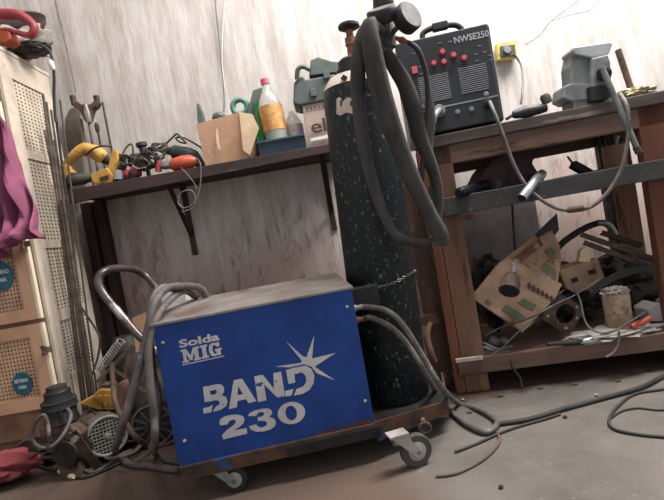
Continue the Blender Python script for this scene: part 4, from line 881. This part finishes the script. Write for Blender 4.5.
# weathered boards leaning left of bench (between cylinder and leg)
tag(MB().bar(V((.40, 2.10, 0)), V((.36, 2.12, .98)), .085, .022, (1,0,0)).build('board_or_shade', 'woodold'), 'weathered brown board standing behind the cylinder, left of the bench leg', 'board')
tag(MB().bar(V((.475, 2.24, 0)), V((.44, 2.26, .90)), .08, .02, (1,0,0)).build('board_or_shade', 'woodred'), 'reddish board standing deeper behind the bench left leg', 'board') if False else None
tag(MB().bar(P(408,322,2.06), P(440,318,2.06), .035, .04).build('wood_block', 'wood'), 'short wooden block nailed level beside the left bench leg', 'block')
rgb = MB().tube([P(431,322,2.0), P(427,335,2.0), P(430,350,2.0), P(436,362,2.02)], [.008,.014,.015,.007], seg=10).build('hanging_rag', 'tanwood', smooth=True); tag(rgb, 'small tan rag hanging beside the left bench leg', 'rag')

# back panel: dark grey sheet behind the lower shelf
tag(MB().hexa([V((.50,2.585,.30)), V((1.10,2.585,.30)), V((1.10,2.60,.30)), V((.50,2.60,.30)), V((.50,2.585,1.08)), V((1.10,2.585,1.08)), V((1.10,2.60,1.08)), V((.50,2.60,1.08))]).build('metal_sheet', mat('smoky_sheet', '#77706c', '#5f5854', 4, .6, .1)), 'smoky grey-brown sheet standing at the wall behind the bench boxes', 'panel')
rest(bpy.data.objects['metal_sheet'], 0)
bpy.data.objects['metal_sheet'].scale = (1, 1, 1)

# inverter welder on the bench
ivl, ivr = bs(410,135,.02)[0], bs(505,117,.02)[0]
zt_ = bs(403,41,.02)[1]; PI0 = bq(0, .02, 0)
iv = thing('inverter_welder', bq((ivl+ivr)/2, .22, TZ), 'black inverter welder marked NWSE250 standing on the bench top', 'welding machine')
MB().fbox(bo, bd, bn, Z3, ivl, ivr, .03, .42, TZ + .012, zt_).build('casing', 'black', iv, bevel=.012)
MB().fbox(bo, bd, bn, Z3, ivl + .003, ivr - .012, .018, .034, TZ + .016, zt_ - .006).build('front_panel', 'black', iv, bevel=.004)
for s_, t_ in ((ivl+.03,.06), (ivr-.06,.06), (ivl+.03,.37), (ivr-.06,.37)): MB().fbox(bo, bd, bn, Z3, s_, s_+.03, t_, t_+.03, TZ, TZ+.014).build('foot', 'blacksoft', iv)
pin = bo + bn*.0175
IP = lambda px, py, k=0: onplane(px, py, pin - bn*k, bn)
C3 = lambda cx, cy: (400 + cx/4.545, 20 + cy/4.545)
h = [IP(*C3(98,88)), IP(*C3(104,62), -.1), IP(*C3(135,40), -.1), IP(*C3(180,28), -.1), IP(*C3(240,28), -.1), IP(*C3(275,40), -.1), IP(*C3(288,62), -.1)]
HP = lambda px, py: onplane(px, py, bo + bn*.07, bn)
hb = [HP(423,44), HP(422.5,36), HP(424,32.5), HP(430,29), HP(440,26.5), HP(452,25), HP(458,26), HP(462,30), HP(463.5,37)]
MB().tube(hb, .0115, seg=12).build('carry_handle', 'blacksoft', iv, smooth=True)
hg = HP(440,26.5); MB().fbox(hg, bd, bn, Z3, -.032, .032, -.016, .016, -.016, .016).build('handle_grip', 'blacksoft', iv, bevel=.006)
o0 = IP(*C3(248,108)); o1 = IP(*C3(406,74)); text('NWSE250', o0, o1 - o0, IP(*C3(244,84)) - o0, (o1-o0).length, .026, mat('grey_print', '#a9aaab', None, 5, .5), iv, 'lettering', bold=.02, off=.001)
for cx, cy in ((192,146),(243,161),(291,174),(199,192),(153,198)):
    MB().lathe(IP(*C3(cx,cy)), -bn*.016, [(0,.0115),(.6,.0105),(1,.009)], 14).build('knob', 'knob', iv, smooth=True)
q_ = IP(*C3(66,230)); MB().fbox(q_, bd, bn, Z3, -.011, .011, -.008, 0, -.014, .014).build('power_switch', 'knob', iv, bevel=.002, label='pink-red rocker switch')
vm = mat('vent_edge', '#9a9c9e', None, 5, .4)
for (xa_, xb_, sh) in ((80, 218, 0), (262, 392, 0)):
    for k in range(13):
        yk = (268 if xa_ == 80 else 224) + k*9.2; sl = -.19*(xb_-xa_)*.8; off_ = k*1.6
        a = IP(*C3(xa_+off_, yk)); b = IP(*C3(min(xb_+off_, 406), yk + sl*.75))
        b.z = a.z; MB().bar(a, b, .0030, .003, (0,0,1)).build('vent_slot', vm, iv)
MB().fbox(bo, bd, bn, Z3, ivl + .003, ivr - .012, .0165, .019, bs(460,104,.0175)[1], bs(460,103,.0175)[1] + .0015).build('panel_line', vm, iv)
for cx, cy in ((360,118),(345,155),(410,160),(385,145),(415,180),(350,185),(62,152),(92,212),(100,243),(180,105),(228,98)):
    a = IP(*C3(cx,cy)); MB().fbox(a, bd, bn, Z3, -.007, .007, -.001, 0, -.0012, .0012).build('panel_mark', vm, iv)
for cx, cy in ((262,418),(325,405),(392,337),(104,395)):
    MB().lathe(IP(*C3(cx,cy)), -bn*.006, [(0,.010),(.5,.010),(.6,.006),(1,.006)], 14).build('panel_socket', 'zinc', iv, smooth=True)
ic = IP(*C3(178,415)); MB().lathe(ic, -bn*.03, [(0,.024),(.4,.024),(.5,.018),(1,.018)], 18).build('output_socket', 'zinc', iv, smooth=True)
ic2 = IP(*C3(402,380)); MB().lathe(ic2, -bn*.03, [(0,.018),(.4,.018),(.5,.012),(1,.012)], 18).build('output_socket', 'blacksoft', iv, smooth=True)
simple_tube('electrode_lead', [ic2 - bn*.028, P(494,112,1.88), P(503,135,1.87), P(514,165,1.87), P(528,188,1.86), P(548,204,1.85), P(566,210,1.84), P(590,207,1.82), P(608,192,1.81), P(621,170,1.80), P(627,145,1.79), P(629,122,1.78), P(626,104,1.79), P(620,94,1.84)], .0075, 'hose', 'grey lead from the black inverter looping low across the bench rails', 'cable')
jl = MB().lathe(P(567,210,1.838), P(584,208,1.825) - P(567,210,1.838), [(0,.009),(.1,.013),(.9,.013),(1,.009)], 14).build('cable_joint', 'rust', smooth=True); tag(jl, 'brass cable joint at the bottom of the hanging lead', 'connector')
simple_tube('output_lead', [ic - bn*.028, P(436,114,1.9), P(433,122,1.89), P(431,132,1.88), P(430,150,1.86), P(431,175,1.86)], .012, 'zinc', 'short pale lead dropping from the left socket of the black inverter', 'cable')

# things on the bench top
yc = thing('yellow_meter', P(507,62,2.45), 'yellow cased tool kit fixed on the wall right of the black inverter', 'tool kit')
MB().slab([(497,43),(517,40),(518,57),(498,60)], 2.57, 2.615).build('kit_case', 'yellowcase', yc, bevel=.004)
MB().slab([(500,46),(515,44),(516,55),(501,57)], 2.562, 2.572).build('kit_insert', 'greybody', yc, bevel=.002)
MB().lathe(P(507,50,2.56), V((0,-.01,0)), [(0,.022),(1,.018)], 14).build('kit_dial', 'zinc', yc, smooth=True)
simple_tube('kit_cable', [P(515,55,2.555), P(521,65,2.55), P(523,80,2.5), P(522,95,2.45), P(521,104,2.44)], .006, 'hose', 'grey cable hanging from the yellow kit down to the bench', 'cable')
tg = thing('torch_gun', bq(bs(530,105,.08)[0], .08, TZ), 'grey hand tool lying on the bench between the inverter and the vise', 'hand tool')
a, b = P(512,108,1.93), P(545,100,1.92); a.z = TZ + .02; b.z = TZ + .024
MB().tube([a, a*.6+b*.4, b], [.014,.024,.016], seg=12).build('grip', 'black', tg, smooth=True)
MB().lathe(P(544,95,1.92), P(548,104,1.92) - P(544,95,1.92), [(0,.014),(.3,.02),(1,.018)], 12).build('trigger_head', 'greybody', tg, smooth=True)
MB().tube([a, a + V((-.03,.0,-.012))], .006, seg=8).build('tail', 'blacksoft', tg, smooth=True)
rest(tg, TZ)
# vise
vi = thing('bench_vise', bq(bs(588,100,.05)[0], .1, TZ), 'large grey cast-iron bench vise with long handle rod on the bench top', 'vise')
YV = 1.93
MB().slab([(563,98),(564,86),(571,83),(590,84),(606,88),(612,92),(590,99),(570,101)], YV - .04, YV + .06).build('vise_base', 'zinc', vi, bevel=.006)
MB().slab([(571,83),(570,66),(573,50),(579,47),(590,55),(592,83),(588,92),(575,92)], YV - .03, YV + .05).build('fixed_jaw', 'zinc', vi, bevel=.008)
MB().slab([(592,58),(608,54),(611,62),(612,86),(608,90),(592,92)], YV - .06, YV + .02).build('moving_jaw', 'zinc', vi, bevel=.006)
MB().slab([(572,51),(573,47),(610,41.5),(613,44),(609,54),(592,58),(588,57),(575,54)], YV - .05, YV + .04).build('jaw_top', mat('pale_cast_iron', '#b3b6b4', '#9a9d9b', 9, .5, .3), vi, bevel=.005, label='paler worn jaw top')
hb_ = P(603,74,YV-.10); MB().lathe(P(603,74,YV-.04), hb_ - P(603,74,YV-.04), [(0,.03),(.4,.03),(.5,.022),(1,.022)], 18).build('screw_head', 'blacksoft', vi, smooth=True)
MB().slab([(590,86),(610,84),(613,93),(609,99),(592,101)], YV - .07, YV - .01).build('lower_slide', 'blacksoft', vi, bevel=.004)
MB().cyl(P(602,68,YV-.11), P(638,151,YV-.13), .0105).build('handle_rod', 'zinc', vi, smooth=True)
MB().lathe(P(636,147,YV-.13), P(639,153,YV-.13) - P(636,147,YV-.13), [(0,.0125),(1,.0125)], 12).build('rod_end', 'rust', vi, smooth=True)
rest(bpy.data.objects['vise_base'], TZ) if False else None
zb_ = min((v.co.z for v in bpy.data.objects['vise_base'].data.vertices)) + vi.location.z
MB().box(P(566,90,YV).x, P(610,90,YV).x, YV-.035, YV+.055, TZ, max(zb_+.01, TZ+.012)).build('base_plate', 'zinc', vi, bevel=.003)
print('vise gap', zb_-TZ)
rb = P(632, 83, 1.95); rb.z = TZ; tp = P(618, 50, 1.97)
tag(MB().cyl(rb, tp, .012, seg=14).build('pipe_stub', 'rust', smooth=True), 'short brown pipe leaning upright right of the vise', 'pipe')
o = MB().blob(P(630, 86, 1.95), (.085,.06,.02), 21, .5, 4).build('paper_scraps', mat('straw_paper', '#c9bb98', '#a59c84', 20, .9), smooth=True); tag(o, 'straw-coloured crumpled paper on the bench top at right', 'paper'); rest(o, TZ)
nl = MB().lathe(P(644,84,1.93), V((-.003,0,.03)), [(0,.008),(.6,.006),(1,.001)], 10).build('small_cone', 'zinc', smooth=True); tag(nl, 'tiny pointed metal piece on the bench top at far right', 'metal piece'); rest(nl, TZ)

# things lying on the middle rail
YM = 2.03
MB_ = zt
dm_ = thing('maroon_grinder', P(510,170,2.15), 'dark maroon machine hung under the bench top above the middle rail', 'machine')
MB().slab([(471,190),(482,168),(492,156),(505,150),(536,143),(537,152),(532,160),(540,172),(538,184),(520,186),(500,190)], 2.12, 2.28).build('machine_body', 'darkred', dm_, bevel=.01)
MB().lathe(P(494,182,2.10), V((-.02,-.05,0)), [(0,.034),(.6,.034),(1,.028)], 20).build('round_end', 'rust', dm_, smooth=True)
dm_.location.z += 0
tb = thing('black_tube', P(470,187,2.0), 'short blue-black tube lying on the left of the middle rail', 'tube')
MB().lathe(P(459,193,1.90), P(485,185,2.04) - P(459,193,1.90), [(0,.019),(.05,.021),(1,.021)], 20).build('tube_body', 'bluetube', tb, smooth=True)
MB().cyl(P(458.4,193.2,1.896), P(459,193,1.8995), .015).build('tube_bore', 'blacksoft', tb)
lp = thing('lamp_holder', P(480,182,2.08), 'round tan and black fitting on the middle rail beside the blue-black tube', 'fitting')
MB().lathe(P(484,184,2.1), P(496,180,2.06) - P(484,184,2.1), [(0,.02),(.3,.032),(.8,.036),(1,.032)], 20).build('fitting_body', 'iron', lp, smooth=True)
MB().cyl(P(496,180,2.058), P(498,179.5,2.05), .028).build('fitting_face', 'rust', lp)
ct_ = thing('chrome_pipe', P(530,190,1.95), 'shiny chrome pipe poking out over the middle rail', 'pipe')
MB().tube([P(522,198,1.84), P(529,189,1.86), P(536,180,1.91), P(542,174,2.0)], .0185, seg=16).build('pipe_body', 'silver', ct_, smooth=True)
MB().lathe(P(538,181,2.06), P(534,176,2.14) - P(538,181,2.06), [(0,.024),(.6,.024),(1,.02)], 14).build('pipe_elbow', 'zinc', ct_, smooth=True)
MB().cyl(P(521.5,198.6,1.836), P(522,198,1.8395), .014).build('pipe_bore', 'blacksoft', ct_)
bw = thing('grey_bar', P(560,170,2.1), 'black bent bar lying along the middle rail', 'bar')
MB().bar(P(536,182,2.1), P(600,169,2.08), .03, .02).build('bar', 'blacksoft', bw)
MB().bar(P(572,162,2.1), P(590,172,2.1), .04, .03).build('bar_block', 'blacksoft', bw)
MB().bar(P(567,154,2.1), P(574,163,2.1), .008, .006).build('bar_tip', 'rust', bw)
cu = thing('paper_tub', P(614,168,2.2), 'peach paper tub holding dark brushes under the bench top', 'tub')
cb_ = P(617,176,2.2); MB().lathe(cb_, P(614,149,2.2) - cb_, [(0,.045),(1,.05)], 24).build('tub_body', 'card', cu, smooth=True)
for k, (px, py) in enumerate(((606,140),(612,137),(618,139),(622,142))): MB().cyl(P(613+k,155,2.2), P(px,py,2.19), .01, seg=10).build('tool_handle', 'iron' if k != 2 else 'casewhite', cu, smooth=True)
for o_ in (dm_, lp, bw, cu): print(o_.name, round(minz(o_) - MS, 3)); rest(o_, MS)
tag(MB().bar(P(457,218,2.01), P(472,217,2.01), .03, .025).build('wood_offcut', 'wood'), 'small wood offcut right under the middle rail by the left leg', 'block')
simple_tube('hanging_wire', [P(512,200,2.2), P(513,220,2.2), P(515,250,2.2)], .005, 'blacksoft', 'straight black wire hanging behind the middle rail', 'wire')

# ------------------------------------------------------------------ lower shelf clutter
LSr = lambda o, k=0: rest(o, LS + k)
cbB = thing('cardboard_carton', P(520,270,2.12), 'large torn cardboard carton with green print tipped up on the lower shelf', 'box')
def quad_slab(pts, Ys, th, name, m, parent, label=None):
    q_ = [P(x, y, Y) for (x, y), Y in zip(pts, Ys)]
    n_ = (q_[1]-q_[0]).cross(q_[2]-q_[0]).normalized()
    if n_.y < 0: n_ = -n_
    MB().prism(q_, n_*th).build(name, m, parent, label=label); return q_, n_
qa, na = quad_slab([(471,297),(500,262),(508,258),(562,284),(556,297),(523,332)], [2.02,2.06,2.07,2.0,1.98,1.95], .006, 'lower_flap', 'cardold', cbB)
qb_, nb_ = quad_slab([(504,264),(552,230),(560,246),(561,262),(556,292),(540,290)], [2.09,2.12,2.08,2.05,2.0,2.0], .006, 'upper_flap', 'cardold', cbB)
quad_slab([(500,262),(545,228),(553,234),(508,268)], [2.12,2.16,2.11,2.07], .004, 'side_flap', 'card', cbB)
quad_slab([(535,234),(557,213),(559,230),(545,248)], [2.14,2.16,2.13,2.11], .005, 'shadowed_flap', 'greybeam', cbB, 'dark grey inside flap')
quad_slab([(471,297),(523,332),(530,325),(480,290)], [2.05,2.0,2.15,2.2], .005, 'bottom_flap', 'cardold', cbB)
quad_slab([(523,332),(556,297),(570,285),(540,320)], [1.97,2.0,2.2,2.2], .005, 'rear_flap', 'cardold', cbB)
def fdecal(pts, ref, nrm, m, name, k=.0012):
    MB().flat([[onplane(x, y, ref - nrm*k, nrm) for x, y in pts]]).build(name, m, cbB, recalc=False)
ra, rn = qa[0], (qa[3]-qa[0]).cross(qa[5]-qa[0]).normalized()
if rn.y < 0: rn = -rn
rb_, rbn = qb_[0], (qb_[1]-qb_[0]).cross(qb_[4]-qb_[0]).normalized()
if rbn.y < 0: rbn = -rbn
for pts in ([(501,309),(507,305),(526,317),(522,323)], [(518,303),(523,298),(537,305),(532,311)], [(484,302),(487,299),(492,302),(489,305)]): fdecal(pts, ra, rn, 'printgreen', 'green_print', .006)
for pts in ([(540,268),(546,262),(556,270),(556,282),(548,278)], [(545,250),(552,247),(556,253),(550,258)]): fdecal(pts, rb_, rbn, 'printgreen', 'green_print', .008)
for k in range(6): fdecal([(527+4.4*k,284+2.6*k),(530+4.4*k,282+2.6*k),(531.5+4.4*k,287+2.6*k),(528.5+4.4*k,289+2.6*k)], ra, rn, 'print', 'print_letter', .008)
# framed barcode-like print on upper flap
fr = [(509,261),(539,238),(543,245),(516,267)]
o_ = fr; loop = lambda k: [((x - 527)*k + 527, (y - 253)*k + 253) for x, y in fr]
MB().flat([[onplane(x, y, rb_ - rbn*.009, rbn) for x, y in loop(1)], [onplane(x, y, rb_ - rbn*.009, rbn) for x, y in loop(.86)]]).build('print_frame', 'printred', cbB, recalc=False)
for k in range(8):
    t0_, t1_ = (k+1)/10, (k+1.6)/10; L = lambda a, b, t: (a[0] + (b[0]-a[0])*t, a[1] + (b[1]-a[1])*t)
    i_ = loop(.7); fdecal([L(i_[0], i_[1], t0_), L(i_[0], i_[1], t1_), L(i_[3], i_[2], t1_), L(i_[3], i_[2], t0_)], rb_, rbn, 'printred', 'print_bar', .009)
# pipe cap / socket
so = thing('pipe_socket', P(511,285,1.93), 'grey metal socket with an open mouth hanging in front of the torn carton', 'fitting')
MB().lathe(P(512,275,1.95), P(509,291,1.90) - P(512,275,1.95), [(0,.022),(.2,.03),(.45,.032),(.5,.038),(1,.04)], 24).build('socket_body', 'rust', so, smooth=True)
e_ = P(509,291,1.90); dd = (e_ - P(512,275,1.95)).normalized(); MB().cyl(e_, e_ + dd*.001, .034).build('socket_mouth', 'blacksoft', so)
MB().tube([P(512,275,1.95), P(514,268,1.96), P(513,263,1.97)], .010, seg=10).build('socket_neck', 'rim', so, smooth=True)
# beige bracket box
bg = thing('beige_box', P(585,272,2.15), 'dirty beige punched metal box behind the torn carton', 'metal box')
MB().slab([(559,270),(598,258),(606,280),(598,288),(574,293),(566,288)], 2.10, 2.18).build('box_body', 'cardold', bg, bevel=.004)
MB().slab([(579,262),(581,250),(586,247),(592,258),(590,262)], 2.10, 2.13).build('box_tab', 'cardin', bg, bevel=.004)
for pts in ([(571,279),(577,277),(579,281),(573,283)], [(588,271),(595,269),(597,273),(590,275)]): MB().slab(pts, 2.095, 2.102).build('punched_hole', 'blacksoft', bg)
# dark heap underneath all of it
for k, (px, py, rx, rz, lb) in enumerate(((560,300,.16,.11,'dark greasy scrap filling the shelf behind the flange plate'), (625,290,.15,.12,'dark greasy scrap behind the rusty can'), (575,262,.09,.06,'dark round lump behind the beige box'), (490,300,.08,.16,'dark greasy bulk behind the left corner of the torn carton'))):
    c = P(px, py, 2.30); o = MB().blob((c.x, 2.28, LS + rz), (rx, .11, rz), 30+k, .5, 3).build('scrap_heap', 'iron', smooth=True); tag(o, lb, 'scrap'); rest(o, LS)
# flange plate
fp = thing('flange_plate', P(560,315,2.0), 'grey metal flange plate with a large round hole leaning on the shelf', 'machine part')
outer = [(541,318),(552,300),(563,295),(580,305),(582,316),(573,330),(561,331)]
c0 = P(566,314,2.0); hole = [(566 + 10*math.cos(t) , 314 + 10*math.sin(t)) for t in [2*math.pi*i/20 for i in range(20)]]
pl_ = MB(); lo = [P(x, y, 2.0) for x, y in outer]; hi_ = [P(x, y, 2.0) for x, y in hole]
tr = tessellate_polygon([lo, hi_]); allp = lo + hi_; n_ = len(allp)
fs = [tuple(t) for t in tr] + [tuple(i+n_ for i in reversed(t)) for t in tr] + [(i, (i+1) % 7, (i+1) % 7+n_, i+n_) for i in range(7)] + [(7+i, 7+(i+1) % 20, 7+(i+1) % 20+n_, 7+i+n_) for i in range(20)]
pl_.add(allp + [p + V((0,.02,0)) for p in allp], fs).build('plate', 'rust', fp)
for px, py in ((548,316),(563,300),(577,307),(577,318),(566,328),(551,308)): MB().cyl(P(px,py,1.995), P(px,py,2.0), .006, seg=10).build('stud', 'steel', fp)
# curved pipe, steel angles, grey strip
simple_tube('curved_pipe', [P(556,250,2.2), P(566,240,2.2), P(585,228,2.2), P(600,223,2.2), P(609,226,2.2), P(614,234,2.2)], .014, 'blacksoft', 'black and silver bent pipe arching above the beige box', 'pipe')
simple_tube('pipe_end', [P(597,223,2.18), P(606,223.5,2.18), P(612,229,2.18), P(615,236,2.18)], .0145, 'steel', 'bare silver end of the bent pipe above the beige box', 'pipe')
for a, b_, w_, lb in (((580,236),(656,262),.022,'upper steel angle bar lying on the scrap at right'), ((583,244),(652,270),.02,'lower steel angle bar lying on the scrap at right'), ((600,234),(640,247),.03,'short wide brown steel piece above the angle bars')):
    o = MB().bar(P(*a, 2.12), P(*b_, 2.06), w_, .004, (0,1,0)); o.bar(P(*a, 2.12) - V((0,w_/2,-.008)), P(*b_, 2.06) - V((0,w_/2,-.008)), .004, .02, (0,1,0))
    tag(o.build('angle_bar', 'rust' if 'steel angle' in lb else 'bracket'), lb, 'steel bar')
st = MB(); sp_ = spline([P(590,290,2.06), P(610,276,2.06), P(630,268,2.05), P(656,263,2.04)], 8)
for a, b_ in zip(sp_, sp_[1:]): st.hexa([a + V((0,0,-.03)), b_ + V((0,0,-.03)), b_ + V((0,.01,-.03)), a + V((0,.01,-.03)), a, b_, b_ + V((0,.01,0)), a + V((0,.01,0))])
tag(st.build('curved_strip', 'greybeam'), 'wide dark grey curved strip above the rusty can', 'strip')
# rusty can
cn_ = thing('rusty_can', bq(0,0,LS), 'rusty pale tin can with ragged top on the right of the lower shelf', 'can')
ca = P(619,320,1.93); ca.z = LS; cbt = P(619,292,1.93); cbt.x = ca.x
MB().lathe(ca, cbt - ca, [(0,.047),(.05,.05),(.5,.049),(.95,.05),(1,.046)], 24).build('can_body', mat('rusty_tin', '#a8967f', '#7b6654', 16, .7, c3='#3f2f28', s3=18, lo3=.55), cn_, smooth=True)
MB().blob(cbt + V((0,0,.006)), (.045,.045,.018), 41, .6, 5).build('can_contents', 'paper', cn_, smooth=True)
rg_ = MB().blob((P(612,330,1.9).x, bq(1.0,.09,0).y, LS + .02), (.17,.075,.02), 50, .5, 3.5).build('dirty_rag', 'paper', smooth=True); tag(rg_, 'pale dirty rag spread on the lower shelf under the rusty can', 'rag'); rest(rg_, LS + .0)
rr_ = MB().tube([P(632,327,1.87), P(640,323,1.87), P(650,318,1.87)], .011, seg=10).build('red_fitting', 'orange', smooth=True); tag(rr_, 'small bright red plastic piece on the pale rag', 'plastic piece')
hm = thing('socket_wrench', P(570,330,1.92), 'long steel socket bar lying along the front of the lower shelf', 'tool')
MB().cyl(P(545,333,1.89), P(582,331,1.88), .008).build('bar', 'iron', hm, smooth=True)
MB().lathe(P(580,331,1.88), P(604,327,1.87) - P(580,331,1.88), [(0,.012),(.1,.017),(.6,.018),(1,.014)], 16).build('socket', 'silver', hm, smooth=True)
LSr(hm)
for k, (a, b_, r) in enumerate((((484,333),(508,340),.0045), ((483,340),(506,349),.004), ((487,346),(512,341),.004), ((484,352),(500,356),.0035), ((486,349),(505,352),.004))):
    p_, q_ = P(*a, 2.0), P(*b_, 1.96); o = MB().tube([p_, (p_+q_)/2 + V((0,0,.006 - .01)), q_], r, seg=8).build('welding_rod', 'steel', smooth=True)
    tag(o, 'pale short rod in the bundle at the left end of the lower shelf', 'rod', 'short rods on the lower shelf'); LSr(o, .001 + .004*k)
simple_tube('bent_wire', [P(487,358,1.94), P(502,348,1.93), P(515,335,1.93), P(535,318,1.93), P(552,306,1.94), P(575,295,1.95), P(600,279,1.97)], .003, 'steel', 'long silver wire crossing up in front of the torn carton', 'wire')
simple_tube('bent_wire', [P(485,336,1.93), P(500,328,1.92), P(530,318,1.92), P(556,306,1.93)], .003, 'hosedark', 'dark wire crossing the foot of the torn carton', 'wire')
simple_tube('shelf_cable', [P(573,285,1.96), P(580,300,1.93), P(584,318,1.90), P(590,328,1.87), P(602,333,1.84), P(616,330,1.84), P(630,322,1.85), P(645,312,1.87)], .004, 'hose', 'grey cable curving over the rag and socket bar on the lower shelf', 'cable')
simple_tube('shelf_cable', [P(619,331,1.83), P(618,345,1.825), P(613,353,1.825), P(606,357,1.825)], .0045, 'hose', 'short grey cable end drooping over the front of the lower shelf', 'cable')
simple_tube('shelf_cable', [P(508,354,1.93), P(513,368,1.92), P(520,378,1.92), G(522,388,.006)], .005, 'hosedark', 'dark cable hanging from the lower shelf down to the floor', 'cable')
for k, (px, py, r) in enumerate(((492,330,.025),(503,333,.02))):
    o = MB().blob(P(px,py,2.08), (r,r,r*.9), 60+k, .1).build('round_fitting', 'zinc', smooth=True); tag(o, ['larger pale round fitting behind the short rods', 'smaller pale round fitting behind the short rods'][k], 'fitting'); LSr(o)
# white/pale things at far right of the shelf
o = MB().slab([(646,300),(656,293),(668,296),(668,312),(650,312)], 2.0, 2.1).build('white_jug', 'casewhite', bevel=.006); tag(o, 'pale plastic piece on the shelf at the right edge', 'container'); LSr(o)
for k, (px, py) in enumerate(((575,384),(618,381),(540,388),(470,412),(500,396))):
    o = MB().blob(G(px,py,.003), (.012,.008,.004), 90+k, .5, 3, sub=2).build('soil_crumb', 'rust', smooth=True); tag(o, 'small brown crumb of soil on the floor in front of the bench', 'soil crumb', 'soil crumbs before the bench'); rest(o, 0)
# pebbles on the floor
for k, (px, py) in enumerate(((501,487),(463,400),(565,417),(596,395))):
    o = MB().blob(G(px,py,.004), (.007,.006,.005), 70+k, .3, 2, sub=2).build('small_stone', 'iron' if k in (0,2) else 'rim', smooth=True)
    tag(o, ['dark pebble alone on the floor near the lower edge', 'pale pebble beside the cable near the bench foot', 'dark pebble right below the long floor cable', 'pale pebble above the long floor cable'][k], 'stone'); rest(o, 0)
